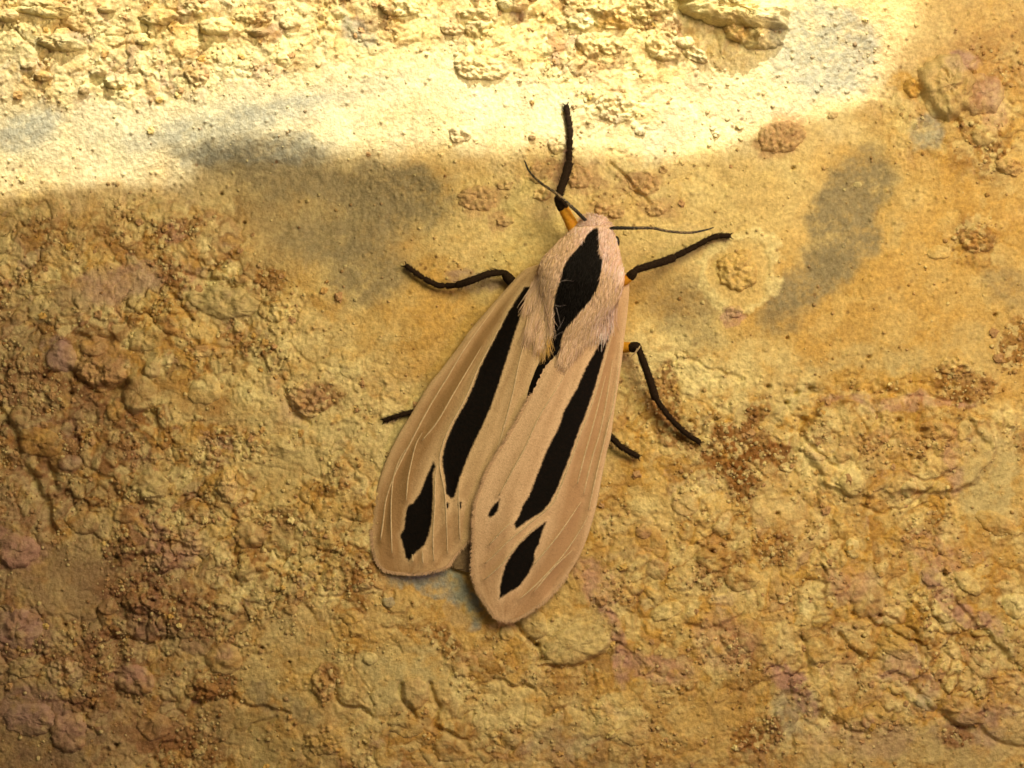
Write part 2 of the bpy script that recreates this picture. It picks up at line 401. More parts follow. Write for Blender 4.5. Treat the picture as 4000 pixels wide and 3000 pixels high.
# small pores scattered everywhere
q1, q2, qid = worley(GX, GZ, 0.95, 55)
H -= 0.14 * sstep(0.15, 0.05, q1) * (qid > 0.55) * sstep(-0.1, 0.4, fbm(GX, GZ, 6, 2, 56))
# small raised specks on the smooth places
s1, s2, sid = worley(GX + 5, GZ, 1.25, 57)
H += 0.17 * sstep(0.15, 0.03, s1) * (sid > 0.8)
# keep the place under the moth level
bed = np.exp(-(seg_dist(GX, GZ, [(5.5, 8.0), (0, -6), (-3, -14)]) / 5.5) ** 2)
H = H * (1 - 0.55 * bed) - 0.25 * bed
H = H.astype(np.float32)

# ---- colour of the wall
COL = np.empty(GX.shape + (3,), np.float32)
COL[:] = PAL['base']


def mixin(name, m):
    global COL
    COL += (PAL[name] - COL) * np.clip(m, 0, 1)[..., None]


n1 = fbm(GX, GZ, 9, 4, 601)
n2 = fbm(GX, GZ, 4, 4, 611)
n3 = fbm(GX, GZ, 2.2, 4, 621)
mixin('pale', sstep(0.0, 0.5, n1) * 0.6)
mixin('orange', sstep(0.05, 0.5, n2) * 0.55)
mixin('palegrey', sstep(0.12, 0.5, -n2) * 0.5)
for cx, cy, rx, ry, rot, col, st, so in PATCH:
    if rx > 250:
        w, m = blob(cx, cy, rx, ry, rot, 1 + so, 1 - so)
        COL[w] += (PAL[col] - COL[w]) * (m * st)[..., None]
ERODE = fbm(GX, GZ, 1.7, 5, 645, 0.62)
ca8, sa8 = math.cos(math.radians(9)), math.sin(math.radians(9))
SPECKLE = fbm(0.7 * GX + 0.71 * GZ, 0.7 * GZ - 0.71 * GX, 0.55, 4, 648, 0.7)
STREAK = fbm((GX * ca8 + GZ * sa8) / 6.0, (GZ * ca8 - GX * sa8) / 0.9, 1.0, 4, 646, 0.6)
# stones of different colours in the broken ground
mz = np.clip(rough, 0, 1)
edge_a = sstep(0.02, 0.22, stone_a)
edge_b = sstep(0.02, 0.25, stone_b)
for lo, hi, name, st in ((0, .14, 'pale', .75), (.14, .26, 'palegrey', .7), (.26, .38, 'tan', .6), (.38, .5, 'brown', .42), (.5, .6, 'pink', .38), (.6, .74, 'orange', .6), (.74, .82, 'green', .5), (.82, .88, 'mauve', .35)):
    mixin(name, mz * st * edge_a * ((wid >= lo) & (wid < hi)))
for lo, hi, name, st in ((0, .16, 'pale', .6), (.16, .3, 'brown', .42), (.3, .42, 'palegrey', .5), (.42, .56, 'orange', .5), (.56, .64, 'pink', .35)):
    mixin(name, mz * st * edge_b * ((vid >= lo) & (vid < hi)))
crust = fbm(WX, WZ, 3.6, 6, 671, 0.58)
earth = fbm(WX, WZ, 2.6, 6, 681, 0.6)
ochre = fbm(WX, WZ, 4.2, 6, 691, 0.58)
mixin('orange', (0.15 + 0.85 * mz) * sstep(0.08, 0.16, ochre) * 0.5)
mixin('pale', (0.2 + 0.8 * mz) * sstep(0.05, 0.12, crust) * 0.55)
mixin('brown', mz * sstep(0.12, 0.22, earth) * 0.7)
mixin('palegrey', mz * sstep(0.22, 0.28, -crust) * 0.4)
mixin('mauve', mz * sstep(0.3, 0.38, fbm(WX, WZ, 3.0, 5, 697, 0.6)) * 0.5)
nod = sstep(0.50, 0.12, w1) * (hash2(np.floor(wid * 997), np.floor(wid * 31), 5) > 0.45)
mixin('pale', mz * nod * np.clip(0.75 + 1.2 * ERODE, 0, 1) * 0.8)
nod2 = sstep(0.48, 0.15, v1) * (hash2(np.floor(vid * 997), np.floor(vid * 31), 6) > 0.55)
mixin('pale', mz * nod2 * np.clip(0.8 + 1.0 * ERODE, 0, 1) * 0.65)
mixin('orange', mz * sstep(0.12, 0.30, -ERODE) * 0.45)
gate = sstep(-0.15, 0.25, fbm(GX, GZ, 3.3, 3, 695))
mixin('brown', mz * gate * np.maximum(sstep(0.13, 0.03, v2 - v1), sstep(0.07, 0.0, w2 - w1)) * 0.65)

for cx, cy, rx, ry, rot, col, st, so in PATCH:
    if rx <= 250:
        sk = 0.85 if 'grey' in col and cy < 760 else 0.55
        w, m = blob(cx, cy, rx, ry, rot, 1 + so * sk, 1 - so * sk, 1.9)
        m = m * np.clip(0.84 + (1.9 * ERODE[w] if cy > 760 else 0.5 * ERODE[w] + 0.35 * STREAK[w] + 0.75 * SPECKLE[w]), 0.02, 1)
        COL[w] += (PAL[col] - COL[w]) * (m * st)[..., None]
mixin('brown', mz * sstep(0.22, 0.5, fbm(GX, GZ, 0.75, 3, 655)) * 0.55)
mixin('pale', mz * sstep(0.25, 0.55, fbm(GX, GZ, 0.95, 3, 665)) * 0.5)
mixin('brown', gritmask * sstep(0.35, 0.75, gid) * 0.4)
mixin('pale', gritmask * (gid < 0.18) * 0.45)
n4 = fbm(GX, GZ, 0.8, 3, 631)
COL *= (1 + 0.22 * n4 + 0.12 * fbm(0.6 * GX - 0.8 * GZ, 0.8 * GX + 0.6 * GZ, 0.33, 2, 641))[..., None]
# iron specks
k1, k2, kid = worley(GX, GZ, 1.7, 651)
mixin('dark', sstep(0.11, 0.05, k1) * (kid > 0.72) * sstep(-0.1, 0.3, n2) * 0.8)
# umber dims the left and bottom: light falloff painted into the wall colour
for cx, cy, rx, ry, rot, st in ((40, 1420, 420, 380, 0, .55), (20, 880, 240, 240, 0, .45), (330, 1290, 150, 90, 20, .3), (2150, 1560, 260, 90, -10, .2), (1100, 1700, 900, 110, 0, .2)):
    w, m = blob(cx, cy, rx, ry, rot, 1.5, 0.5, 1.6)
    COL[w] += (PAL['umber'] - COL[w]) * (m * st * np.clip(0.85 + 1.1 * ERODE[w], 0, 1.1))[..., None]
COL = np.clip(COL, 0.01, 0.85)


def sample(field, x, z):
    """value of a wall field at points (mm), bilinear on the uneven grid"""
    i = np.clip(np.searchsorted(AX, x) - 1, 0, len(AX) - 2)
    j = np.clip(np.searchsorted(AZ, z) - 1, 0, len(AZ) - 2)
    fx = (x - AX[i]) / (AX[i + 1] - AX[i])
    fz = (z - AZ[j]) / (AZ[j + 1] - AZ[j])
    if field.ndim == 3:
        fx = fx[..., None]
        fz = fz[..., None]
    return (field[j, i] * (1 - fx) + field[j, i + 1] * fx) * (1 - fz) + (field[j + 1, i] * (1 - fx) + field[j + 1, i + 1] * fx) * fz


# ------------------------------------------------------------------ materials


def new_mat(name):
    m = bpy.data.materials.new(name)
    m.use_nodes = True
    return m, m.node_tree, m.node_tree.nodes['Principled BSDF']


def N(nt, kind, **kw):
    n = nt.nodes.new(kind)
    for k, v in kw.items():
        setattr(n, k, v)
    return n


def pos_mm(nt):
    g = N(nt, 'ShaderNodeNewGeometry')
    s = N(nt, 'ShaderNodeVectorMath', operation='SCALE')
    s.inputs['Scale'].default_value = 1000
    nt.links.new(g.outputs['Position'], s.inputs[0])
    return s.outputs[0]


def noise(nt, vec, scale, detail=3, rough_=0.55):
    n = N(nt, 'ShaderNodeTexNoise')
    n.inputs['Scale'].default_value = scale
    n.inputs['Detail'].default_value = detail
    n.inputs['Roughness'].default_value = rough_
    nt.links.new(vec, n.inputs['Vector'])
    return n.outputs['Fac']


def maprange(nt, val, a, b, c, d, smooth=False):
    n = N(nt, 'ShaderNodeMapRange')
    if smooth:
        n.interpolation_type = 'SMOOTHSTEP'
    for i, v in zip((1, 2, 3, 4), (a, b, c, d)):
        n.inputs[i].default_value = v
    nt.links.new(val, n.inputs[0])
    return n.outputs[0]


def mixc(nt, fac, a, b, mode='MIX'):
    n = N(nt, 'ShaderNodeMix', data_type='RGBA', blend_type=mode)
    for sock, v in ((n.inputs[0], fac), (n.inputs[6], a), (n.inputs[7], b)):
        if isinstance(v, (int, float)):
            sock.default_value = v
        elif isinstance(v, (tuple, list, np.ndarray)):
            sock.default_value = tuple(float(q) for q in v[:3]) + (1,)
        else:
            nt.links.new(v, sock)
    return n.outputs[2]


def add_bump(nt, bsdf, hgt, dist, strength=1.0):
    b = N(nt, 'ShaderNodeBump')
    b.inputs['Distance'].default_value = dist
    b.inputs['Strength'].default_value = strength
    nt.links.new(hgt, b.inputs['Height'])
    nt.links.new(b.outputs[0], bsdf.inputs['Normal'])


# mineral surface shared by wall, stones and crumbs: colour from the "tone" attribute, fine grain on top
M_WALL, nt, bs = new_mat('earth_render')
at_ = N(nt, 'ShaderNodeAttribute', attribute_name='tone')
P = pos_mm(nt)
f1 = noise(nt, P, 3.5, 4, 0.65)
f2 = noise(nt, P, 9.0, 3, 0.6)
c = mixc(nt, 1.0, at_.outputs['Color'], mixc(nt, maprange(nt, f1, 0.3, 0.72, 0, 1), (0.72, 0.68, 0.62), (1.16, 1.16, 1.16)), 'MULTIPLY')
c = mixc(nt, maprange(nt, f2, 0.62, 0.75, 0, 0.45), c, alb(118, 78, 34))
c = mixc(nt, maprange(nt, f2, 0.38, 0.28, 0, 0.35), c, alb(226, 196, 136))
nt.links.new(c, bs.inputs['Base Color'])
bs.inputs['Roughness'].default_value = 0.66
bs.inputs['Specular IOR Level'].default_value = 0.3
add_bump(nt, bs, f1, 0.00022, 0.7)

# loose grains: the same minerals, each grain its own tone
M_GRAIN, nt, bs = new_mat('mineral_grain')
oi = N(nt, 'ShaderNodeObjectInfo')
ramp = N(nt, 'ShaderNodeValToRGB')
cr = ramp.color_ramp
cols = [PAL['pale'], PAL['base'], PAL['tan'], PAL['base'], PAL['palegrey'], PAL['tan']]
for i, cc in enumerate(cols):
    e = cr.elements[i] if i < 2 else cr.elements.new(0.5)
    e.position = i / (len(cols) - 1)
    e.color = tuple(float(v) for v in cc) + (1,)
nt.links.new(oi.outputs['Random'], ramp.inputs[0])
P = pos_mm(nt)
f1 = noise(nt, P, 5.0, 4, 0.65)
c = mixc(nt, 1.0, ramp.outputs[0], mixc(nt, maprange(nt, f1, 0.3, 0.7, 0, 1), (0.7, 0.66, 0.6), (1.15, 1.15, 1.15)), 'MULTIPLY')
nt.links.new(c, bs.inputs['Base Color'])
bs.inputs['Roughness'].default_value = 0.9
bs.inputs['Specular IOR Level'].default_value = 0.2
add_bump(nt, bs, f1, 0.00012, 0.7)

# ------------------------------------------------------------------ mesh helpers


def mesh_np(name, verts_mm, quads, mat, smooth=True, attrs=None, origin=(0, 0, 0)):
    me = bpy.data.meshes.new(name)
    v = (np.asarray(verts_mm, np.float64) - np.asarray(origin)) * S
    q = np.asarray(quads, np.int32)
    k = q.shape[1]
    me.vertices.add(len(v))
    me.vertices.foreach_set('co', v.astype(np.float32).ravel())
    me.loops.add(q.size)
    me.loops.foreach_set('vertex_index', q.ravel())
    me.polygons.add(len(q))
    me.polygons.foreach_set('loop_start', np.arange(0, q.size, k, dtype=np.int32))
    me.polygons.foreach_set('use_smooth', np.full(len(q), smooth))
    me.update(calc_edges=True)
    for an, (kind, data) in (attrs or {}).items():
        a = me.attributes.new(an, kind, 'POINT')
        if kind == 'FLOAT_COLOR':
            d = np.ones((len(v), 4), np.float32)
            d[:, :3] = data
            a.data.foreach_set('color', d.ravel())
        else:
            a.data.foreach_set('value', np.asarray(data, np.float32).ravel())
    me.materials.append(mat)
    return me


def link(name, me, parent=None, loc=None):
    o = bpy.data.objects.new(name, me)
    C.objects.link(o)
    if parent is not None:
        o.parent = parent
    if loc is not None:
        o.location = Vector(loc) * S
    return o


def grid_quads(nr, nc, wrap=False):
    i, j = np.meshgrid(np.arange(nr - 1), np.arange(nc if wrap else nc - 1), indexing='ij')
    j2 = (j + 1) % nc
    return np.stack([i * nc + j, i * nc + j2, (i + 1) * nc + j2, (i + 1) * nc + j], -1).reshape(-1, 4)


# ------------------------------------------------------------------ the wall
nz, nx = GX.shape
V = np.stack([GX, -H, GZ], -1).reshape(-1, 3)
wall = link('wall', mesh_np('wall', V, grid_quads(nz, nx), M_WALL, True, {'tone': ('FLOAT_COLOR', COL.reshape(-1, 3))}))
wall['kind'] = 'structure'
wall['label'] = 'rough ochre earthen wall with grey smears, embedded stones and loose crumbs'

# embedded stones and crumb clumps: cx, cy, rx, ry, turn, height mm, gritty?, colour or None, mix
STONE = [
    (100, 22, 62, 22, 5, 1.0, 0, 'pale', .4), (20, 36, 28, 16, 0, .9, 0, 'palegrey', .3), (133, 95, 52, 20, 8, 1.0, 0, 'pale', .4), (65, 143, 20, 9, 0, .5, 0, None, 0),
    (95, 166, 22, 13, 0, .6, 0, None, 0), (213, 155, 19, 14, 0, .7, 0, None, 0), (253, 176, 28, 19, 0, .8, 1, None, 0), (183, 194, 14, 11, 0, .6, 0, None, 0),
    (340, 36, 44, 20, 0, .8, 0, 'pale', .3), (467, 57, 40, 22, 0, .9, 0, 'pale', .4), (560, 72, 26, 12, 0, .6, 0, None, 0), (550, 36, 46, 18, 0, .5, 1, 'tan', .3),
    (427, 160, 29, 29, 0, .6, 1, 'tan', .5), (417, 20, 40, 16, 0, .6, 1, None, 0), (233, 20, 22, 11, 0, .6, 0, None, 0), (310, 88, 17, 11, 0, .6, 0, 'pale', .8), (627, 52, 27, 14, 0, .5, 0, None, 0),
    (864, 18, 48, 18, 0, .9, 1, None, 0), (1030, 62, 28, 21, 0, .8, 1, None, 0), (977, 63, 27, 15, 0, .6, 1, None, 0), (1027, 30, 36, 14, 0, .7, 1, None, 0),
    (1107, 8, 38, 18, 0, .9, 0, None, 0), (1040, 147, 66, 30, 4, .75, 1, 'tan', .35), (1310, 28, 62, 36, 10, 1.1, 1, None, 0), (1257, 46, 34, 20, 0, .7, 1, None, 0),
    (1272, 96, 26, 34, -35, .8, 1, 'tan', .3), (1318, 100, 30, 22, 0, .7, 1, None, 0), (1437, 102, 42, 34, 0, .7, 1, 'pale', .4), (1330, 233, 46, 38, 15, .6, 1, None, 0),
    (1383, 284, 13, 11, 0, .5, 1, None, 0), (993, 292, 27, 20, 0, .5, 1, 'tan', .4), (1149, 297, 9, 8, 0, .45, 0, 'tan', .5), (1204, 312, 22, 24, 0, .5, 1, None, 0),
    (1168, 377, 26, 24, 0, .5, 1, 'tan', .6), (1170, 420, 21, 15, 0, .45, 1, 'tan', .5), (1250, 384, 30, 27, 0, .6, 1, 'tan', .7), (1030, 430, 46, 29, 0, .5, 1, 'tan', .6),
    (1090, 400, 18, 13, 0, .4, 1, 'tan', .5), (1090, 478, 22, 13, 0, .4, 1, 'tan', .6), (1300, 450, 18, 15, 0, .5, 1, 'tan', .6), (1331, 461, 20, 12, 0, .5, 1, 'tan', .6),
    (1388, 394, 40, 28, 20, .5, 1, 'tan', .5), (1417, 452, 25, 17, 0, .45, 1, 'tan', .5), (1433, 367, 11, 10, 0, .4, 1, 'tan', .6), (1353, 503, 9, 8, 0, .4, 0, 'pale', .4),
    (1585, 22, 128, 44, 10, 2.6, 0, 'pale', .5), (1625, 80, 66, 28, 14, 1.8, 1, None, 0), (1400, 14, 60, 26, -10, 1.2, 1, 'pale', .3), (1480, 93, 22, 16, 0, .9, 0, 'pale', .6), (1500, 118, 34, 16, 30, .8, 1, None, 0),
    (1688, 293, 54, 40, -10, .9, 1, 'tan', .7), (1800, 247, 12, 11, 0, .5, 0, 'tan', .5), (2042, 190, 62, 74, -10, 1.5, 0, 'palegrey', .5), (2122, 205, 50, 48, 0, 1.2, 0, 'mauve', .4),
    (2125, 292, 34, 24, 0, .9, 0, 'pale', .4), (1972, 190, 24, 24, 0, .7, 1, 'orange', .5), (2180, 360, 36, 20, 15, .7, 1, 'tan', .5), (2112, 520, 42, 30, 0, .7, 1, 'tan', .4),
    (2028, 545, 30, 18, 0, .5, 0, 'pale', .4), (1598, 270, 11, 10, 0, .45, 1, 'orange', .5), (1765, 197, 6, 5, 0, .3, 0, None, 0), (1830, 197, 7, 6, 0, .3, 0, None, 0), (1548, 290, 9, 8, 0, .35, 1, None, 0), (1540, 275, 8, 7, 0, .3, 1, None, 0),
    (1592, 588, 48, 42, 20, 1.0, 1, 'base', .5), (1585, 673, 22, 15, 0, .35, 1, 'pink', .5), (1855, 398, 12, 8, 0, .25, 0, 'pale', .5), (1608, 547, 20, 10, 0, .4, 0, 'orange', .4),
    (480, 652, 84, 37, 6, 1.1, 0, 'palegrey', .5), (517, 706, 15, 14, 0, .6, 0, 'pale', .7), (133, 772, 34, 36, 0, 1.2, 0, 'mauve', .6), (215, 808, 56, 38, 10, 1.1, 1, 'tan', .5),
    (203, 748, 34, 24, 0, .9, 0, 'tan', .5), (317, 732, 46, 28, -15, .9, 0, 'palegrey', .4), (330, 798, 22, 20, 0, .7, 0, 'tan', .5), (300, 850, 44, 46, 0, .9, 0, 'palegrey', .4),
    (443, 842, 42, 34, -20, .8, 0, 'pale', .4), (667, 863, 50, 38, 10, .8, 1, 'tan', .6), (493, 1048, 24, 36, 0, .7, 1, 'tan', .5), (325, 1046, 44, 34, 0, .9, 0, 'palegrey', .5),
    (520, 602, 15, 12, 0, .5, 0, 'tan', .5), (593, 665, 36, 34, 0, .7, 1, None, 0), (430, 903, 11, 8, 0, .4, 0, 'pale', .6), (250, 888, 24, 26, 0, .7, 0, 'orange', .4), (85, 955, 56, 34, 10, .9, 0, 'orange', .4),
    (150, 1000, 30, 20, 0, .6, 0, 'mauve', .4), (43, 898, 26, 24, 0, .8, 0, 'palegrey', .4), (420, 770, 20, 9, 0, .4, 1, None, 0), (90, 620, 60, 16, -10, .5, 0, 'palegrey', .4), (360, 700, 30, 22, 20, .7, 0, 'tan', .4),
    (540, 1156, 36, 32, 0, 1.0, 0, 'tan', .6), (483, 1424, 42, 38, 0, 1.0, 0, 'tan', .4), (290, 1468, 50, 34, 20, 1.1, 0, 'pink', .5), (150, 1582, 44, 46, 0, 1.2, 0, 'pink', .4), (435, 1492, 40, 22, 0, .8, 1, 'brown', .5),
    (40, 1190, 48, 40, 0, 1.1, 0, 'pink', .6), (42, 1358, 52, 46, 0, 1.1, 0, 'mauve', .5), (66, 1552, 60, 38, 0, 1.0, 0, 'mauve', .5), (700, 1474, 28, 42, 0, .7, 1, 'tan', .4), (702, 1600, 46, 34, 0, .7, 1, None, 0),
    (235, 1310, 24, 20, 0, .8, 0, 'tan', .4), (310, 1300, 46, 30, 0, .9, 1, 'brown', .4), (505, 1310, 14, 18, 0, .6, 0, 'pale', .5), (480, 1300, 18, 10, 0, .5, 0, 'palegrey', .5), (630, 1316, 16, 14, 0, .5, 0, None, 0), (530, 1235, 26, 24, 0, .6, 0, 'pale', .4),
    (345, 1200, 38, 30, 20, .7, 1, 'pink', .4), (400, 1170, 40, 34, 20, .7, 1, 'tan', .4), (55, 1440, 40, 24, 0, .8, 0, 'palegrey', .4), (140, 1450, 40, 34, 0, .8, 1, 'pink', .3), (330, 1570, 40, 30, 0, .8, 0, 'tan', .4),
    (897, 1497, 34, 38, 0, .8, 0, 'tan', .5), (880, 1572, 40, 20, 5, .6, 0, 'palegrey', .5), (1003, 1434, 35, 29, 0, .7, 0, 'tan', .4), (1094, 1367, 18, 20, 0, .6, 0, 'pale', .5), (1152, 1350, 34, 36, 10, .8, 0, 'palegrey', .5),
    (1247, 1390, 80, 48, -18, .8, 0, 'palegrey', .4), (1103, 1602, 26, 20, 0, .5, 0, None, 0), (1067, 1587, 10, 8, 0, .5, 0, 'pale', .5), (833, 1634, 27, 26, 0, .6, 0, 'orange', .5), (790, 1270, 20, 16, 0, .5, 0, 'pale', .3), (840, 1300, 16, 14, 0, .5, 0, 'bluegrey', .6),
    (1842, 1184, 18, 26, -15, .7, 0, 'pale', .8), (1775, 1402, 36, 34, 0, .7, 0, 'base', .4), (1942, 1484, 25, 18, -20, .6, 0, 'pale', .5), (1998, 1520, 30, 18, 25, .8, 0, 'bluegrey', .5), (2075, 1535, 52, 30, 20, .9, 0, 'tan', .4),
    (1692, 1294, 15, 12, 0, .6, 0, 'pale', .8), (2193, 1308, 32, 30, 0, .8, 0, 'pale', .7), (1875, 1295, 40, 44, 0, .7, 0, 'tan', .4), (1875, 1556, 16, 20, 0, .6, 0, 'pink', .4), (2010, 1245, 26, 24, 30, .7, 0, 'mauve', .5),
    (2090, 1260, 40, 20, 40, .7, 0, 'pale', .4), (1600, 1250, 40, 30, 0, .7, 0, 'base', .4), (1560, 1140, 26, 20, 0, .6, 0, 'palegrey', .5), (1545, 1205, 44, 30, 0, .7, 0, 'base', .4), (1420, 1230, 30, 26, 0, .5, 0, 'pink', .3),
    (1440, 1320, 40, 20, -20, .5, 0, 'pale', .4), (1390, 1150, 20, 18, 0, .5, 0, 'pink', .5), (1960, 1055, 20, 22, 0, .6, 0, 'pale', .8), (1840, 1040, 30, 34, 0, .7, 0, 'pale', .4), (2020, 930, 40, 26, 10, .5, 0, 'tan', .4),
    (1700, 1010, 20, 12, 10, .5, 0, 'pale', .7), (1760, 985, 26, 10, 15, .5, 0, 'pink', .4), (1480, 1090, 34, 28, 0, .5, 0, 'tan', .4), (1620, 1370, 30, 40, 0, .5, 0, 'tan', .4), (2150, 1130, 50, 26, 25, .6, 0, 'orange', .4), (2060, 790, 40, 24, 0, .5, 1, None, 0),
    (1940, 1400, 46, 24, 25, .6, 0, 'base', .4), (2120, 1440, 44, 22, 30, .6, 0, 'tan', .4), (1370, 1590, 40, 24, 0, .4, 0, None, 0), (980, 1620, 50, 30, 0, .5, 0, None, 0), (600, 960, 36, 26, 0, .4, 0, 'pale', .4), (760, 800, 30, 22, 0, .35, 0, 'pale', .5),
    (710, 1170, 24, 20, 0, .5, 0, 'base', .4), (800, 1420, 20, 16, 0, .5, 0, 'pale', .4), (760, 1330, 30, 20, 0, .5, 0, 'orange', .4), (180, 1130, 40, 26, 0, .8, 0, 'brown', .4), (270, 1110, 30, 24, 0, .7, 0, 'tan', .4), (420, 1100, 34, 20, 0, .6, 0, 'orange', .3),
]


def dome(cx, cy, rx, ry, rot, hgt, gritty, col, mix, k):
    rad = max(rx, ry) * UD
    if gritty:
        nr, ns = int(np.clip(rad / 0.075, 8, 34)), int(np.clip(rad * 2 * math.pi / 0.10, 24, 110))
    else:
        nr, ns = int(np.clip(rad / 0.16, 6, 16)), int(np.clip(rad * 2 * math.pi / 0.22, 18, 64))
    rr = np.sqrt(np.linspace(0.0, 1.0, nr)) if False else np.linspace(0.02, 1.0, nr)
    th = np.linspace(0, 2 * math.pi, ns, endpoint=False)
    R, T = np.meshgrid(rr, th, indexing='ij')
    lobes = 0.34 * fbm(np.cos(T) * 1.1 + k * 3.7, np.sin(T) * 1.1 - k * 1.9, 0.8, 4, 900 + k, 0.62)
    out = 1 + lobes
    ex, ez = R * out * np.cos(T) * rx * UD, R * out * np.sin(T) * ry * UD
    a = math.radians(-rot)
    x = dx2mm(cx) + ex * math.cos(a) - ez * math.sin(a)
    z = dz2mm(cy) + ex * math.sin(a) + ez * math.cos(a)
    prof = np.power(np.clip(1 - R ** (3.2 if not gritty else 3.6), 0, 1), 0.62)
    tilt = 1 + 0.3 * (np.cos(T + k * 2.4) * R)
    h0 = hgt * (0.85 if (cy < 340 and cx < 1750) or hgt > 1.4 else (0.75 if gritty else 0.42))
    h = h0 * prof * tilt
    if gritty:
        a1, a2, ai = worley(x + k, z, 0.40, 700 + k)
        b1, b2, bi = worley(x - k, z, 0.75, 800 + k)
        h = h * (0.6 + 0.55 * fbm(x, z, 1.1, 2, 950 + k)) + prof ** 0.5 * (0.34 * (0.55 - a1) * (0.35 + ai) + 0.30 * (0.5 - b1) * bi)
    else:
        w = 0.5 * h0
        h = h + prof ** 0.5 * w * fbm(x, z, 0.9, 4, 950 + k, 0.6) - 0.2 * h0 * sstep(0.12, 0.0, np.abs(fbm(x, z, 1.6, 2, 980 + k))) * prof
    smooth_base = sample(H, x, z)
    cb = float(sample(H, np.array([dx2mm(cx)]), np.array([dz2mm(cy)]))[0])
    base = smooth_base * 0.5 + 0.5 * np.minimum(smooth_base, cb + 0.2)
    sink = 0.22 * sstep(0.86, 1.0, R) + 0.02
    y = base + h - sink
    # edge bulges slightly over its foot so that it keeps a crisp contact shadow
    v = np.stack([x, -y, z], -1).reshape(-1, 3)
    ci = len(v)
    v = np.vstack([v, v[:ns].mean(0)])
    quads = grid_quads(nr, ns, True)
    cap = np.array([[ci, (j + 1) % ns, j, j] for j in range(ns)])
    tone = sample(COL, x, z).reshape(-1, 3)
    if col:
        tone = tone + (PAL[col] - tone) * (mix * 0.75 * np.clip(0.8 + 1.2 * fbm(x, z, 0.9, 3, 990 + k), 0, 1.2)).reshape(-1, 1)
    if gritty:
        tone = tone * (0.86 + 0.3 * ai.reshape(-1, 1))
    tone = np.vstack([tone, tone[:ns].mean(0)])
    return v, quads, cap, np.clip(tone, 0.01, 0.85)


for k, st in enumerate(STONE):
    v, quads, cap, tone = dome(*st, k)
    tri = np.concatenate([quads[:, [0, 2, 1]], quads[:, [0, 3, 2]], cap[:, :3][:, [0, 2, 1]]])
    org = v[-1]
    name = 'crumb' if st[6] else 'stone'
    me = mesh_np(name, v, tri[:, ::-1], M_WALL, True, {'tone': ('FLOAT_COLOR', tone)}, org)
    link(name, me, wall, org)

# loose grains
t = (1 + 5 ** .5) / 2
ICO_V = np.array([(-1, t, 0), (1, t, 0), (-1, -t, 0), (1, -t, 0), (0, -1, t), (0, 1, t), (0, -1, -t), (0, 1, -t), (t, 0, -1), (t, 0, 1), (-t, 0, -1), (-t, 0, 1)], float)
ICO_V /= np.linalg.norm(ICO_V[0])
ICO_F = np.array([(0, 11, 5), (0, 5, 1), (0, 1, 7), (0, 7, 10), (0, 10, 11), (1, 5, 9), (5, 11, 4), (11, 10, 2), (10, 7, 6), (7, 1, 8), (3, 9, 4), (3, 4, 2), (3, 2, 6), (3, 6, 8), (3, 8, 9), (4, 9, 5), (2, 4, 11), (6, 2, 10), (8, 6, 7), (9, 8, 1)])


def subdiv(v, f):
    v = list(map(tuple, v))
    mid = {}
    nf = []

    def m(a, b):
        key = (min(a, b), max(a, b))
        if key not in mid:
            p = np.array(v[a]) + np.array(v[b])
            v.append(tuple(p / np.linalg.norm(p)))
            mid[key] = len(v) - 1
        return mid[key]
    for a, b, c_ in f:
        ab, bc, ca = m(a, b), m(b, c_), m(c_, a)
        nf += [(a, ab, ca), (b, bc, ab), (c_, ca, bc), (ab, bc, ca)]
    return np.array(v), np.array(nf)


IV, IF = subdiv(ICO_V, ICO_F)
grain_meshes = []
for i in range(10):
    r_ = 1 + 0.5 * rng.standard_normal(len(IV)).clip(-1.4, 1.4) * 0.55
    sc3 = np.array((1.0, rng.uniform(.6, .85), rng.uniform(.7, 1.0)))
    grain_meshes.append(mesh_np('grain', IV * r_[:, None] * sc3, IF, M_GRAIN, False))


def density_points(n, fn, xr=40.5, zr=30.5):
    out = []
    while len(out) < n:
        x = rng.uniform(-xr, xr, 4000)
        z = rng.uniform(-zr, zr, 4000)
        keep = rng.random(4000) < fn(x, z)
        out += list(zip(x[keep], z[keep]))
    return out[:n]


def under_moth(x, z):
    return seg_dist(x, z, [(5.0, 9.0), (-0.5, -6), (-3, -14)]) < 5.2


gm = lambda x, z: np.where(under_moth(x, z), 0.0, 0.015 + 0.35 * sample(rough, x, z) ** 2 + 0.5 * sample(gritmask, x, z))
pts = density_points(290, gm)
for i, (x, z) in enumerate(pts):
    rad = float(np.clip(rng.lognormal(math.log(0.22), 0.32), 0.14, 0.46))
    h = float(sample(H, np.array([x]), np.array([z]))[0])
    o = link('grain', grain_meshes[i % 10], wall, (x, -(h + rad * 0.10), z))
    o.scale = (rad, rad, rad)
    o.rotation_euler = (rng.uniform(-.4, .4), rng.uniform(0, 6.28), rng.uniform(-.4, .4))

# fine grit, too small to tell apart
pts = density_points(15000, lambda x, z: np.where(under_moth(x, z), 0.0, 0.02 + 0.14 * sample(rough, x, z) ** 2 + 0.85 * sample(gritmask, x, z)), 60, 46)
px_, pz_ = np.array(pts).T
rad = np.clip(rng.lognormal(math.log(0.10), 0.35, len(pts)), 0.05, 0.22)
hh = sample(H, px_, pz_)
jit = 1 + 0.28 * rng.uniform(-1, 1, (len(pts), 12, 1))
ang = rng.uniform(0, 6.28, len(pts))
ca, sa = np.cos(ang)[:, None], np.sin(ang)[:, None]
iv = ICO_V[None] * jit
ivx = iv[..., 0] * ca - iv[..., 2] * sa
ivz = iv[..., 0] * sa + iv[..., 2] * ca
gv = np.stack([px_[:, None] + rad[:, None] * ivx, -(hh + rad * .25)[:, None] + rad[:, None] * 0.75 * iv[..., 1], pz_[:, None] + rad[:, None] * ivz], -1)
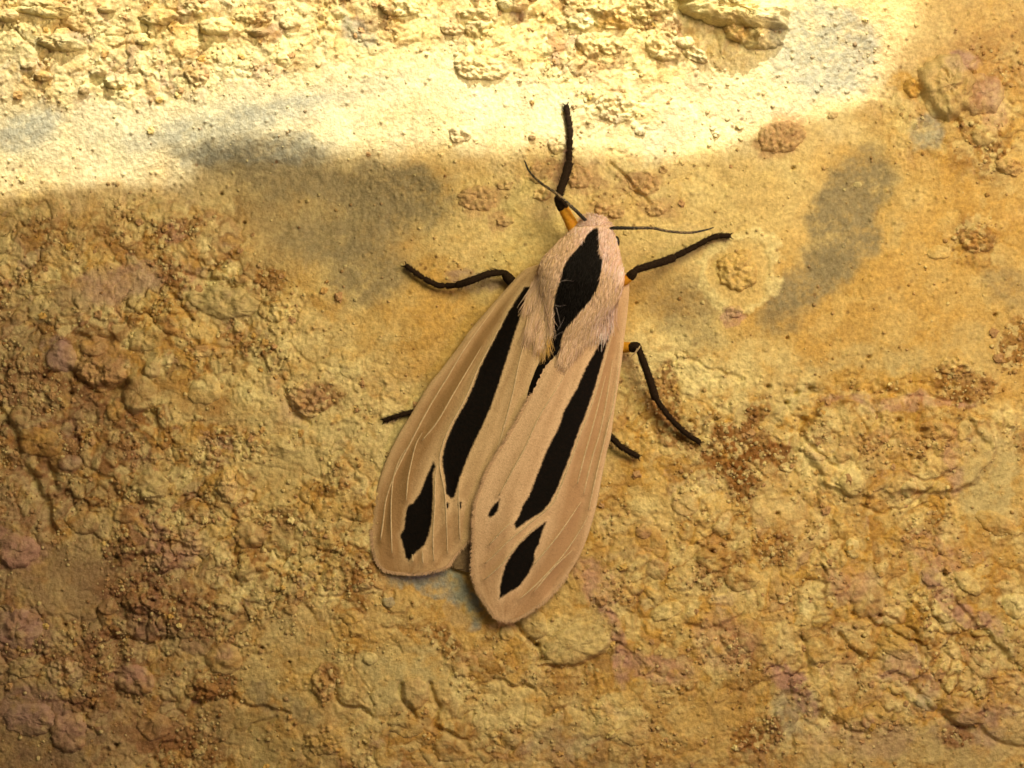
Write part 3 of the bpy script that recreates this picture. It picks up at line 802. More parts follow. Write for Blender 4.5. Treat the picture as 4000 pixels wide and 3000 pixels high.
gf = (ICO_F[None] + 12 * np.arange(len(pts))[:, None, None]).reshape(-1, 3)
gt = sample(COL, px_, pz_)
pick = rng.random(len(pts))
for lo, hi, nm in ((0, .3, 'pale'), (.3, .55, 'tan'), (.55, .75, 'brown'), (.75, .85, 'palegrey')):
    mm = ((pick >= lo) & (pick < hi))[:, None] * 0.5
    gt = gt + (PAL[nm] - gt) * mm
grit = link('grit', mesh_np('grit', gv.reshape(-1, 3), gf, M_WALL, True, {'tone': ('FLOAT_COLOR', np.repeat(gt, 12, 0))}), wall)
grit['kind'] = 'stuff'

# ------------------------------------------------------------------ the moth
TINT = np.array((1.0, 0.82, 0.52))

# photograph pixel + height above the wall plane (mm) -> point


def at(p, h):
    p = np.asarray(p, float)
    h = np.asarray(h, float)
    s = K * (CAM_D - h) / CAM_D
    return np.stack([(p[..., 0] - 2000) * s, -h * np.ones_like(p[..., 0]), (1500 - p[..., 1]) * s], -1)


MO = at(np.array([2240.0, 1250.0]), 0.0)
moth = bpy.data.objects.new('moth', None)
C.objects.link(moth)
moth.location = Vector(MO) * S
moth.empty_display_size = 0.004
moth['label'] = 'cream moth with black wing streaks and black diamond on its back, resting on wall'
moth['category'] = 'moth'


def part(name, v, f, mat, parent=None, attrs=None, smooth=True):
    me = mesh_np(name, v, f, mat, smooth, attrs, MO)
    o = bpy.data.objects.new(name, me)
    C.objects.link(o)
    o.parent = parent if parent is not None else moth
    return o


def resample(pts, n, smooth=True):
    p = np.array(pts, float)
    if smooth:                                            # Catmull-Rom
        q = np.vstack([2 * p[0] - p[1], p, 2 * p[-1] - p[-2]])
        out = []
        for i in range(1, len(q) - 2):
            t_ = np.linspace(0, 1, 16, endpoint=False)[:, None]
            a, b, c_, d = q[i - 1], q[i], q[i + 1], q[i + 2]
            out.append(0.5 * (2 * b + (c_ - a) * t_ + (2 * a - 5 * b + 4 * c_ - d) * t_ ** 2 + (3 * b - a - 3 * c_ + d) * t_ ** 3))
        p = np.vstack(out + [p[-1:]])
    s = np.r_[0, np.cumsum(np.linalg.norm(np.diff(p[:, :2], axis=0), axis=1))]
    t_ = np.linspace(0, s[-1], n)
    return np.stack([np.interp(t_, s, p[:, k]) for k in range(p.shape[1])], 1)


def poly_sd(px, py, poly):
    """signed distance in pixels, positive inside"""
    pts_ = list(poly) + [poly[0]]
    d = seg_dist(px, py, pts_)
    inside = np.zeros(np.shape(px), bool)
    for (x0, y0), (x1, y1) in zip(pts_[:-1], pts_[1:]):
        cond = (y0 > py) != (y1 > py)
        with np.errstate(divide='ignore', invalid='ignore'):
            xi = (x1 - x0) * (py - y0) / (y1 - y0 + 1e-9) + x0
        inside ^= cond & (px < xi)
    return np.where(inside, d, -d)


def moth_scales(name, base, base2, mark, fleck):
    m, nt, bs = new_mat(name)
    P = pos_mm(nt)
    a = N(nt, 'ShaderNodeAttribute', attribute_name='mark')
    nse = noise(nt, P, 3.4, 5, 0.72)
    fine = noise(nt, P, 14.0, 2, 0.6)
    j = N(nt, 'ShaderNodeMath', operation='MULTIPLY_ADD')
    j.inputs[1].default_value = 14.0
    nt.links.new(nse, j.inputs[0])
    nt.links.new(a.outputs['Fac'], j.inputs[2])
    j2 = N(nt, 'ShaderNodeMath', operation='MULTIPLY_ADD')
    j2.inputs[1].default_value = 8.0
    nt.links.new(fine, j2.inputs[0])
    nt.links.new(j.outputs[0], j2.inputs[2])
    fac = maprange(nt, j2.outputs[0], 6.5, 15.5, 0, 1, True)
    speck = noise(nt, P, 5.5, 2, 0.7)
    fa = N(nt, 'ShaderNodeAttribute', attribute_name='field')
    c = mixc(nt, fa.outputs['Fac'], base, base2)
    c = mixc(nt, maprange(nt, fine, 0.35, 0.7, 0.0, fleck), c, tuple(v * 0.55 for v in base2))
    c = mixc(nt, maprange(nt, speck, 0.55, 0.75, 0.0, fleck), c, tuple(v * 0.5 for v in base2))
    dk = mixc(nt, maprange(nt, nse, 0.45, 0.75, 0, 1), mark, tuple(v * q for v, q in zip(mark, (3.4, 2.6, 2.0))))
    c = mixc(nt, fac, c, dk)
    nt.links.new(c, bs.inputs['Base Color'])
    bs.inputs['Roughness'].default_value = 0.7
    bs.inputs['Specular IOR Level'].default_value = 0.12
    bs.inputs['Sheen Weight'].default_value = 0.0
    add_bump(nt, bs, speck, 0.00006, 0.7)
    return m


CREAM = alb(216, 172, 108)
CREAM2 = alb(164, 120, 66)
MARK = (0.0022, 0.0014, 0.001)
M_WING = moth_scales('wing_scales', CREAM, CREAM2, MARK, 0.38)
M_WING_R = moth_scales('wing_scales_pink_lit', alb(226, 179, 117), alb(182, 134, 80), MARK, 0.40)  # same scales as the left wing, pink side light painted into the colour
M_BODY = moth_scales('body_scales', alb(214, 170, 118), alb(200, 152, 100), (0.002, 0.0014, 0.0012), 0.25)


def simple(name, col, rough_=0.6, spec=0.3, bump=None, col2=None, scale=6.0):
    m, nt, bs = new_mat(name)
    P = pos_mm(nt)
    f = noise(nt, P, scale, 3, 0.6)
    c = mixc(nt, maprange(nt, f, 0.3, 0.7, 0, 1), col, col2 if col2 is not None else tuple(v * 0.6 for v in col))
    nt.links.new(c, bs.inputs['Base Color'])
    bs.inputs['Roughness'].default_value = rough_
    bs.inputs['Specular IOR Level'].default_value = spec
    if bump:
        add_bump(nt, bs, f, bump, 0.8)
    return m


M_VEIN = simple('wing_vein', alb(220, 180, 116), 0.7, 0.15, 0.00003)
M_BLACK = simple('leg_black', (0.008, 0.005, 0.003), 0.8, 0.08, 0.00006, (0.030, 0.017, 0.009), 9.0)
M_ORANGE = simple('leg_orange', alb(212, 142, 32), 0.6, 0.25, 0.00004, alb(192, 116, 18))
M_EYE = simple('eye_black', (0.006, 0.005, 0.005), 0.15, 0.6)
M_ABD = simple('abdomen_dark', (0.03, 0.014, 0.006), 0.8, 0.1, 0.00008, (0.07, 0.030, 0.010))
M_HIND = simple('hind_wing', alb(150, 116, 72), 0.75, 0.1, 0.00004)

# antenna: black with pale flecks
M_ANT, nt, bs = new_mat('antenna')
P = pos_mm(nt)
f = noise(nt, P, 7.0, 3, 0.7)
a = N(nt, 'ShaderNodeAttribute', attribute_name='mark')
j = N(nt, 'ShaderNodeMath', operation='ADD')
nt.links.new(f, j.inputs[0])
nt.links.new(a.outputs['Fac'], j.inputs[1])
nt.links.new(mixc(nt, maprange(nt, j.outputs[0], 0.44, 0.58, 0, 1), alb(150, 116, 66), (0.01, 0.008, 0.006)), bs.inputs['Base Color'])
bs.inputs['Roughness'].default_value = 0.6

# fur: each hair has its own tone
M_FUR, nt, bs = new_mat('fur')
a = N(nt, 'ShaderNodeAttribute', attribute_name='tone')
nt.links.new(a.outputs['Color'], bs.inputs['Base Color'])
bs.inputs['Roughness'].default_value = 0.65
bs.inputs['Specular IOR Level'].default_value = 0.15

# ---- forewings
LEFT = dict(
    costa=[(2120, 1028), (2080, 1040), (2043, 1058), (1971, 1134), (1900, 1215), (1830, 1297), (1798, 1345), (1721, 1446), (1678, 1499), (1614, 1604), (1549, 1713), (1499, 1822), (1470, 1922), (1456, 2021), (1452, 2096), (1462, 2163), (1480, 2206), (1499, 2226), (1540, 2238), (1599, 2242)],
    inner=[(2175, 1150), (2150, 1240), (2125, 1330), (2114, 1400), (2097, 1492), (2050, 1650), (1990, 1830), (1930, 1980), (1880, 2070), (1850, 2098), (1823, 2123), (1778, 2173), (1748, 2213), (1708, 2229), (1649, 2240), (1599, 2242)],
    marks=[[(2050, 1120), (2021, 1163), (1982, 1225), (1946, 1297), (1909, 1366), (1873, 1440), (1848, 1509), (1818, 1574), (1768, 1663), (1743, 1723), (1728, 1783), (1728, 1822), (1738, 1877), (1743, 1930), (1762, 1947), (1774, 1940), (1783, 1915), (1798, 1862), (1823, 1798), (1848, 1738), (1887, 1658), (1917, 1589), (1942, 1519), (1972, 1425), (1990, 1370), (2011, 1304), (2032, 1239), (2047, 1185), (2070, 1120)],
           [(1693, 1800), (1702, 1822), (1690, 1849), (1692, 1914), (1689, 1999), (1684, 2048), (1674, 2088), (1659, 2128), (1634, 2150), (1614, 2170), (1596, 2192), (1584, 2173), (1574, 2133), (1562, 2088), (1577, 2070), (1582, 2033), (1586, 1994), (1594, 1974), (1614, 1964), (1639, 1929), (1659, 1879), (1678, 1835)],
           [(1790, 1958), (1803, 1960), (1803, 1986), (1795, 1992), (1789, 1978)], [(1743, 1960), (1755, 1965), (1748, 1990), (1738, 1985)]],
    veins=[[(1990, 1205), (1909, 1360), (1866, 1442), (1838, 1512), (1806, 1578), (1757, 1667), (1732, 1727), (1718, 1785), (1720, 1835), (1730, 1885), (1738, 1930), (1743, 2024), (1748, 2160)],
           [(1712, 1800), (1702, 1850), (1699, 1914), (1697, 1999), (1691, 2098), (1694, 2190)], [(1797, 1864), (1791, 1914), (1793, 1999), (1796, 2105)],
           [(1650, 1690), (1626, 1733), (1609, 1798), (1594, 1872), (1587, 1955)], [(1600, 1736), (1564, 1788), (1538, 1862), (1529, 1947), (1528, 2046), (1531, 2160)], [(1530, 1880), (1507, 1957), (1499, 2021), (1487, 2110)],
           [(1930, 1205), (1823, 1350), (1748, 1474), (1678, 1589), (1599, 1738), (1549, 1837), (1512, 1930)], [(1890, 1340), (1783, 1519), (1708, 1648), (1649, 1720)],
           [(2085, 1250), (2037, 1380), (2002, 1539), (1967, 1673), (1942, 1758)], [(1610, 2165), (1613, 2195)], [(1650, 2150), (1652, 2200)]])
RIGHT = dict(
    costa=[(2400, 1040), (2440, 1060), (2458, 1105), (2452, 1213), (2440, 1311), (2424, 1449), (2401, 1599), (2388, 1698), (2370, 1770), (2350, 1874), (2325, 1999), (2295, 2098), (2262, 2176), (2203, 2266), (2138, 2340), (2074, 2387), (2022, 2417), (1976, 2428)],
    inner=[(2290, 1170), (2235, 1290), (2176, 1380), (2126, 1439), (2096, 1499), (2031, 1623), (1947, 1763), (1907, 1832), (1877, 1907), (1857, 1962), (1850, 2021), (1848, 2121), (1843, 2198), (1848, 2262), (1867, 2312), (1900, 2366), (1935, 2412), (1976, 2428)],
    marks=[[(2362, 1290), (2335, 1355), (2290, 1434), (2255, 1514), (2206, 1599), (2181, 1673), (2136, 1758), (2111, 1822), (2086, 1887), (2066, 1937), (2041, 1976), (2027, 2016), (2009, 2046), (2015, 2068), (2061, 2036), (2116, 2001), (2146, 1967), (2176, 1912), (2201, 1847), (2221, 1798), (2240, 1743), (2265, 1673), (2290, 1614), (2315, 1539), (2340, 1459), (2370, 1350), (2392, 1275), (2390, 1255)],
           [(2134, 2038), (2116, 2083), (2106, 2123), (2088, 2158), (2089, 2188), (2061, 2247), (2027, 2292), (1987, 2314), (1951, 2340), (1954, 2287), (1962, 2247), (1972, 2212), (1997, 2168), (2027, 2128), (2061, 2093), (2106, 2056)],
           [(1954, 1949), (1948, 1975), (1943, 1996), (1930, 2012), (1917, 2023), (1905, 2015), (1912, 1998), (1927, 1974)]],
    veins=[[(2395, 1285), (2378, 1353), (2348, 1462), (2323, 1542), (2298, 1617), (2273, 1677), (2248, 1747), (2229, 1802), (2209, 1851), (2184, 1916), (2154, 1973), (2071, 2042), (1987, 2113), (1927, 2173), (1895, 2200)],
           [(2128, 2030), (2061, 2086), (2007, 2146), (1962, 2203), (1893, 2265)], [(2222, 1440), (2176, 1514), (2106, 1628), (2051, 1748), (1997, 1847), (1950, 1935)],
           [(2009, 2028), (1962, 2073), (1912, 2128)], [(2270, 1960), (2186, 2083), (2126, 2158), (2088, 2204)], [(2300, 2010), (2265, 2073), (2196, 2173), (2106, 2272), (2031, 2340)],
           [(2235, 2150), (2166, 2215), (2086, 2310)], [(2425, 1350), (2400, 1549), (2375, 1660), (2330, 1850), (2300, 1990)], [(2365, 1470), (2320, 1648), (2285, 1773), (2255, 1890)], [(2395, 1400), (2355, 1640), (2310, 1800), (2280, 1930)]])


def wing_height(u, v, side):
    # u base -> tip, v costa -> inner margin
    v0 = v
    v = 0.5 + (v - 0.5) * (1 - sstep(0.8, 1.0, u))
    base = 1.35 + 2.7 * np.sin(np.clip(v, 0, 1) * math.pi / 2) ** 0.9
    tip = 0.5 + 0.5 * np.sin(np.pi * np.clip(v, 0, 1)) + 0.12 * v
    h = base * (1 - u) ** 1.2 + tip * (1 - (1 - u) ** 1.2)
    h = h + 0.14 * np.exp(-((v - 0.03) / 0.035) ** 2) * (1 - u) ** 0.3
    h = h + 0.06 * np.sin(v * 16 + u * 5) * sstep(0.0, 0.3, u) - 0.10 * np.exp(-((v - 0.13) / 0.05) ** 2)
    if side == 'right':
        return h + 0.32
    return h - 0.18 * sstep(0.5, 1.0, v)


SURF = []


def make_wing(side, W, nu=340, nv=100):
    ca_, ia_ = resample(W['costa'], nu), resample(W['inner'], nu)
    rag = np.random.default_rng(5 if side == 'left' else 6)
    v_ = np.linspace(0, 1, nv)
    P2 = ca_[:, None] * (1 - v_[None, :, None]) + ia_[:, None] * v_[None, :, None]
    U, Vv = np.meshgrid(np.linspace(0, 1, nu), v_, indexing='ij')
    cen = np.array([2200, 1600.0]) if side == 'right' else np.array([1800, 1600.0])
    # fringe of scales: a slightly ragged margin
    rg = np.repeat(rag.uniform(-3, 3, nu // 2 + 1), 2)[:nu]
    wgt = sstep(0.965, 1.0, Vv)
    d = P2 - cen
    d /= np.linalg.norm(d, axis=-1, keepdims=True)
    P2 = P2 + d * (rg[:, None] * wgt)[..., None]
    hgt = wing_height(U, Vv, side)
    hgt = hgt - 0.05 * sstep(0.94, 1.0, Vv)
    px_, py_ = P2[..., 0], P2[..., 1]
    near = np.full(px_.shape, 99.0)
    for vn in W['veins']:
        dv = seg_dist(px_, py_, [tuple(p) for p in resample(vn, 24)])
        hgt = hgt + 0.022 * np.exp(-(dv / 7.0) ** 2)
        near = np.minimum(near, dv)
    hgt = hgt - 0.07 * sstep(2, 26, near) * sstep(0.05, 0.4, U)
    SURF.append((P2.reshape(-1, 2), hgt.ravel()))
    sd = np.full(px_.shape, -40.0)
    for mk in W['marks']:
        sd = np.maximum(sd, poly_sd(px_, py_, mk))
    sd = np.clip(sd, -40, 40)
    # pigment: brownish costal field and outer field, cream along the black marks and the inner margin
    fld = 0.75 * np.exp(-((Vv - 0.17) / 0.12) ** 2) * sstep(0.0, 0.25, U) + 0.35 * sstep(0.6, 0.85, U) * sstep(1.0, 0.93, U)
    fld = fld + 0.45 * fbm(U * 3.0 + 2, Vv * 13, 1.0, 3, 1500) + 0.2 * fbm(U * 24, Vv * 9, 1.0, 2, 1501)
    fld = fld - 0.55 * np.exp(-(np.minimum(sd, 0) / 14) ** 2) - 0.45 * sstep(0.8, 1.0, Vv) - 0.35 * np.exp(-(Vv / 0.04) ** 2)
    fld = np.clip(0.32 + fld, 0, 1)
    top = at(P2, hgt).reshape(-1, 3)
    bot = at(P2, hgt - 0.03).reshape(-1, 3)
    n = nu * nv
    q = grid_quads(nu, nv)
    ring = np.concatenate([np.arange(nv), np.arange(1, nu) * nv + nv - 1, (nu - 1) * nv + np.arange(nv - 2, -1, -1), np.arange(nu - 2, 0, -1) * nv])
    nxt = np.roll(ring, -1)
    sides = np.stack([ring, nxt, nxt + n, ring + n], 1)
    flip = side == 'right'
    allq = np.concatenate([q if flip else q[:, ::-1], (q[:, ::-1] if flip else q) + n, sides])
    o = part('forewing', np.vstack([top, bot]), allq, M_WING_R if flip else M_WING, None, {'mark': ('FLOAT', np.r_[sd.ravel(), sd.ravel()]), 'field': ('FLOAT', np.r_[fld.ravel(), fld.ravel()])})
    # vein tubes lying in the membrane
    flat = P2.reshape(-1, 2)
    fh = hgt.ravel()
    for vn in W['veins']:
        pts2 = resample(vn, max(8, int(np.linalg.norm(np.array(vn[0]) - np.array(vn[-1])) / 14)))
        hs = np.array([fh[np.argmin(((flat - p) ** 2).sum(1))] for p in pts2])
        hs = np.convolve(np.pad(hs, 2, mode='edge'), np.ones(5) / 5, mode='valid')
        tube('vein', np.c_[pts2, hs - 0.012], np.interp(np.linspace(0, 1, len(pts2)), [0, .25, .85, 1], [1.2, 3.0, 3.8, 2.0]), M_VEIN, o, 6, rough_=0.1)
    return o


def tube(name, pts, rad_px, mat, parent=None, ns=10, rough_=0.0, attrs=None, seed=1):
    """pts: px, py, height mm; radius in photo pixels"""
    p3 = at(np.array(pts)[:, :2], np.array(pts)[:, 2])
    n = len(p3)
    rad_ = np.broadcast_to(np.asarray(rad_px, float), (n,)) * K
    tg = np.gradient(p3, axis=0)
    tg /= np.linalg.norm(tg, axis=1, keepdims=True) + 1e-12
    up = np.array([0, -1.0, 0])
    sd = np.cross(tg, up)
    sd /= np.linalg.norm(sd, axis=1, keepdims=True) + 1e-12
    nn = np.cross(sd, tg)
    r2 = np.random.default_rng(seed + n)
    th = np.linspace(0, 2 * math.pi, ns, endpoint=False)
    jit_ = 1 + rough_ * r2.uniform(-1, 1, (n, ns))
    ring = p3[:, None] + (rad_[:, None] * jit_)[..., None] * (np.cos(th)[None, :, None] * sd[:, None] + np.sin(th)[None, :, None] * nn[:, None])
    v = ring.reshape(-1, 3)
    q = grid_quads(n, ns, True)
    c0, c1 = len(v), len(v) + 1
    v = np.vstack([v, p3[0] - tg[0] * rad_[0] * 0.5, p3[-1] + tg[-1] * rad_[-1] * 0.5])
    tri = np.concatenate([q[:, [0, 1, 2]], q[:, [0, 2, 3]],
                          [[c0, (k_ + 1) % ns, k_] for k_ in range(ns)], [[c1, (n - 1) * ns + k_, (n - 1) * ns + (k_ + 1) % ns] for k_ in range(ns)]])
    at2 = None
    if attrs is not None:
        at2 = {k_: ('FLOAT', np.r_[np.repeat(d_, ns), d_[0], d_[-1]]) for k_, d_ in attrs.items()}
    return part(name, v, tri, mat, parent, at2)


wing_l = make_wing('left', LEFT)
wing_r = make_wing('right', RIGHT)


def patch_wing(name, outline, h0, h1, mat, n=90):
    """thin folded hind wing: outline of left and right margins"""
    a_, b_ = resample(outline[0], n), resample(outline[1], n)
    v_ = np.linspace(0, 1, 24)
    P2 = a_[:, None] * (1 - v_[None, :, None]) + b_[:, None] * v_[None, :, None]
    U, Vv = np.meshgrid(np.linspace(0, 1, n), v_, indexing='ij')
    hgt = h0 + (h1 - h0) * U + 0.05 * np.sin(Vv * 20)
    top, bot = at(P2, hgt).reshape(-1, 3), at(P2, hgt - 0.05).reshape(-1, 3)
    q = grid_quads(n, 24)
    return part(name, np.vstack([top, bot]), np.concatenate([q[:, ::-1], q + n * 24]), mat)


patch_wing('hindwing', ([(2130, 1300), (2000, 1600), (1850, 1850), (1765, 2060), (1752, 2190), (1766, 2216)],
                        [(2170, 1330), (2090, 1600), (1980, 1850), (1900, 2060), (1846, 2222), (1790, 2226)]), 1.6, 0.25, M_HIND)
patch_wing('hindwing', ([(2190, 1330), (2120, 1600), (2000, 1850), (1960, 2000), (1960, 2100)],
                        [(2330, 1330), (2300, 1600), (2220, 1850), (2140, 2000), (2060, 2120)]), 1.65, 0.45, M_HIND)

# ---- body: head, thorax and abdomen in one skin
SEC = [  # axis point, half width, top height, bottom height
    (2336, 850, 28, 2.7, 1.8), (2335, 857, 46, 3.1, 1.5), (2333, 874, 64, 3.6, 1.2), (2330, 900, 82, 4.0, 1.0), (2323, 930, 100, 4.4, .9), (2307, 984, 132, 4.9, .8), (2289, 1038, 160, 5.1, .8), (2265, 1092, 170, 5.1, .8),
    (2250, 1150, 160, 4.9, .8), (2232, 1210, 136, 4.6, .8), (2212, 1270, 104, 4.25, .8), (2188, 1330, 76, 3.8, .8), (2158, 1400, 54, 3.4, .8), (2120, 1490, 52, 3.2, .8), (2070, 1610, 46, 2.4, .8), (2020, 1720, 34, 1.9, .8), (1990, 1800, 8, 1.3, .9)]
SC = resample([(a_, b_, c_, d_, e_) for a_, b_, c_, d_, e_ in SEC], 150)
AXD = np.array([-0.33, 0.944])
PERP = np.array([0.944, 0.33])
nsb = 96
th = np.linspace(0, 2 * math.pi, nsb, endpoint=False)
cx_, sx_ = np.cos(th), np.sin(th)
sgnpow = lambda a_, e: np.sign(a_) * np.abs(a_) ** e
off = sgnpow(cx_, 0.85)
P2 = SC[:, None, :2] + (SC[:, 2:3] * off[None])[..., None] * PERP
mid_ = (SC[:, 3] * 0.45 + SC[:, 4] * 0.55)
hgt = mid_[:, None] + np.where(sx_ > 0, (SC[:, 3] - mid_)[:, None] * sgnpow(sx_, 0.8), (mid_ - SC[:, 4])[:, None] * sx_)
# furrows in the coat
hgt = hgt + 0.10 * fbm(P2[..., 0] / 26, P2[..., 1] / 90, 1.0, 3, 1200) * (sx_ > 0)
LOZ = [(2331, 888), (2338, 905), (2341, 931), (2340, 989), (2357, 1021), (2347, 1076), (2334, 1123), (2309, 1166), (2283, 1199), (2247, 1238), (2218, 1267), (2200, 1300), (2190, 1345), (2200, 1600), (1950, 1900), (1950, 1800), (2090, 1420), (2120, 1372), (2150, 1340), (2163, 1285),
       (2166, 1202), (2173, 1141), (2189, 1094), (2197, 1050), (2226, 1000), (2269, 953), (2294, 913), (2318, 893)]
sd = np.clip(poly_sd(P2[..., 0], P2[..., 1], LOZ), -40, 40)
sd = np.where(sx_[None] < -0.2, -40, sd)
bv = at(P2, hgt).reshape(-1, 3)
bq = grid_quads(150, nsb, True)
body = part('body', bv, bq[:, ::-1], M_BODY, None, {'mark': ('FLOAT', sd.ravel())})


def body_h(p):
    """height of the body surface at photo points"""
    d = p - np.array(SC[:, :2])[:, None] if False else None
    out = np.zeros(len(p))
    for i, q_ in enumerate(p):
        rel = q_ - SC[:, :2]
        along = np.abs(rel @ AXD)
        k_ = int(np.argmin(along))
        o_ = (rel[k_] @ PERP) / SC[k_, 2]
        o_ = np.clip(np.abs(o_), 0, 0.999) ** (1 / 0.85)
        s_ = np.sqrt(1 - o_ ** 2) ** 0.8
        inside = abs(rel[k_] @ PERP) <= SC[k_, 2] * 1.02 and along[k_] < 20
        out[i] = mid_[k_] + (SC[k_, 3] - mid_[k_]) * s_ if inside else 0.6
    return out


from mathutils.kdtree import KDTree
SP = np.concatenate([p[::3] for p, h in SURF])
SH = np.concatenate([h[::3] for p, h in SURF])
kd = KDTree(len(SP))
for i_, (x_, y_) in enumerate(SP):
    kd.insert((x_, y_, 0), i_)
kd.balance()


def coat_h(p):
    '''height of whatever lies uppermost, body or wing, at photo points'''
    hb_ = body_h(p)
    out = hb_.copy()
    for i_, (x_, y_) in enumerate(p):
        hit = kd.find_n((x_, y_, 0), 4)
        for co, k_, dist in hit:
            if dist < 14:
                out[i_] = max(out[i_], SH[k_])
    return out


# ---- fur
hairs_v, hairs_f, hairs_c = [], [], []


def hair(p0, h0, d, length, lift, curl, w0, col, drape=False):
    n = 5
    t_ = np.linspace(0, 1, n)
    side = np.array([-d[1], d[0]])
    path = p0 + np.outer(t_ * length, d) + np.outer(curl * t_ ** 2, side)
    if drape:
        hs = coat_h(path)
        hs = np.maximum(hs, hs.max() - 1.0) * 0.7 + 0.3 * np.linspace(hs[0], hs[-1], n) + 0.02 + lift * np.sin(t_ * math.pi * 0.75)
    else:
        hs = h0 + lift * np.sin(t_ * math.pi * 0.62)
    w = w0 * (1 - 0.8 * t_)
    a_ = at(path + side * w[:, None], hs)
    b_ = at(path - side * w[:, None], hs)
    c_ = at(path, hs + w * K * 1.2)
    base_ = len(hairs_c)
    for k_ in range(n):
        hairs_v.extend((a_[k_], c_[k_], b_[k_]))
        hairs_c.extend((col, col, col))
    for k_ in range(n - 1):
        s0 = base_ + 3 * k_
        hairs_f.append((s0, s0 + 1, s0 + 4, s0 + 3))
        hairs_f.append((s0 + 1, s0 + 2, s0 + 5, s0 + 4))


fur_cols = [alb(220, 174, 120), alb(210, 164, 110), alb(230, 186, 134), alb(198, 152, 98), alb(218, 170, 122), alb(210, 166, 106)]
pink_cols = [alb(228, 184, 146), alb(220, 172, 132), alb(234, 196, 158), alb(210, 160, 118)]  # head fur, and side light painted pink on the right

fr = np.random.default_rng(33)
cand = []
while len(cand) < 10500:
    k_ = fr.integers(0, 112)
    o_ = fr.uniform(-0.99, 0.99)
    p = SC[k_, :2] + PERP * SC[k_, 2] * o_ + fr.normal(0, 3, 2)
    cand.append((p[0], p[1], o_, k_))
cand = np.array(cand)
P0 = cand[:, :2]
inl = poly_sd(P0[:, 0], P0[:, 1], LOZ)
hb = body_h(P0)
for (x_, y_, o_, k_), s_, h_ in zip(cand, inl, hb):
    t_ = (y_ - 860) / 500.0
    if y_ > 1370 + 40 * o_:
        continue
    if s_ > 0:
        if fr.random() < 0.6:
            continue
        col = np.array((0.004, 0.003, 0.0025)) * fr.uniform(.5, 1.6)
        ln, lift = fr.uniform(14, 34), 0.08
    else:
        pk = np.clip((x_ - 2290) / 120 + (1000 - y_) / 130, 0, 0.85)  # pinker at the head, and rightwards for the painted side light
        col = (pink_cols[fr.integers(4)] if fr.random() < pk else fur_cols[fr.integers(len(fur_cols))]) * fr.uniform(.82, 1.12)
        ln = fr.uniform(16, 34) + 34 * np.clip(t_, 0, 1)
        lift = fr.uniform(.05, .2)
    # hair lies back along the body, parting from the diamond, fanning at the head
    d = AXD + PERP * (0.10 * o_ + fr.normal(0, .10))
    if -14 < s_ <= 6 and y_ < 1180:
        d = d + PERP * 0.12 * np.sign(o_)
    if t_ < 0.05:
        d = PERP * o_ * 0.9 + np.array([0, -0.6 + 8 * max(t_, 0)])
        ln *= 0.5
    elif t_ < 0.3:
        ln *= 0.7
    d = d / np.linalg.norm(d)
    end = np.array([[x_, y_]]) + d * ln
    if s_ <= 6 and poly_sd(end[:, 0], end[:, 1], LOZ)[0] > 3 and y_ < 1345:
        if s_ > -4:
            continue
        ln *= 0.3
    hair(np.array([x_, y_]), h_ - 0.02, d, ln, lift, fr.normal(0, 5), fr.uniform(1.0, 1.9), col, True)


def tuft(n, x0, y0, x1, y1, dirx, diry, l0, l1, h0, h1, cols, wid=(1.0, 1.9), spread=.12):
    for _ in range(n):
        t_ = fr.random()
        p = np.array([x0 + (x1 - x0) * t_, y0 + (y1 - y0) * t_]) + fr.normal(0, 7, 2)
        d = np.array([dirx, diry]) + fr.normal(0, spread, 2)
        d /= np.linalg.norm(d)
        hair(p, h0 + (h1 - h0) * t_ + fr.uniform(-.1, .1), d, fr.uniform(l0, l1), fr.uniform(.03, .2), fr.normal(0, 7), fr.uniform(*wid), cols[fr.integers(len(cols))] * fr.uniform(.8, 1.12), True)


# long shoulder tufts that end in points over the dark streaks
tuft(420, 2120, 1060, 2075, 1150, -.32, .94, 60, 115, 4.2, 3.7, fur_cols)
tuft(480, 2130, 1150, 2072, 1260, -.20, .98, 60, 120, 4.2, 3.6, fur_cols)
tuft(420, 2150, 1220, 2104, 1290, -.10, 1.0, 60, 115, 4.5, 4.0, fur_cols)
tuft(140, 2142, 1290, 2120, 1330, .05, 1.0, 50, 90, 4.1, 3.9, [alb(214, 158, 70), alb(220, 168, 96)])
tuft(420, 2326, 1180, 2262, 1262, -.48, .88, 50, 105, 5.1, 4.8, fur_cols, spread=.08)
tuft(460, 2380, 1160, 2330, 1260, -.24, .97, 60, 115, 4.6, 4.5, fur_cols + pink_cols)
tuft(320, 2330, 1225, 2270, 1290, -.34, .95, 50, 100, 4.9, 4.6, fur_cols)
tuft(200, 2395, 1190, 2365, 1270, -.14, 1.0, 50, 95, 4.4, 4.3, pink_cols)
tuft(60, 2385, 1240, 2350, 1290, -.2, 1.0, 40, 75, 4.6, 4.5, [alb(238, 206, 164)], (1.0, 1.8), .2)
# a few white stray threads on the diamond
for p, d, ln in (((2175, 1112), (.75, -.6), 50), ((2195, 1098), (.9, -.25), 45), ((2165, 1190), (.7, .5), 40), ((2178, 1290), (.5, -.8), 60), ((2172, 1200), (.3, .9), 80), ((2160, 1320), (.6, -.5), 50)):
    hair(np.array(p, float), 5.7, np.array(d) / np.hypot(*d), ln, 0.3, fr.normal(0, 10), 0.8, alb(150, 128, 104))
fur = part('fur', np.array(hairs_v), np.array(hairs_f), M_FUR, body, {'tone': ('FLOAT_COLOR', np.array(hairs_c))})
fur['kind'] = 'stuff'

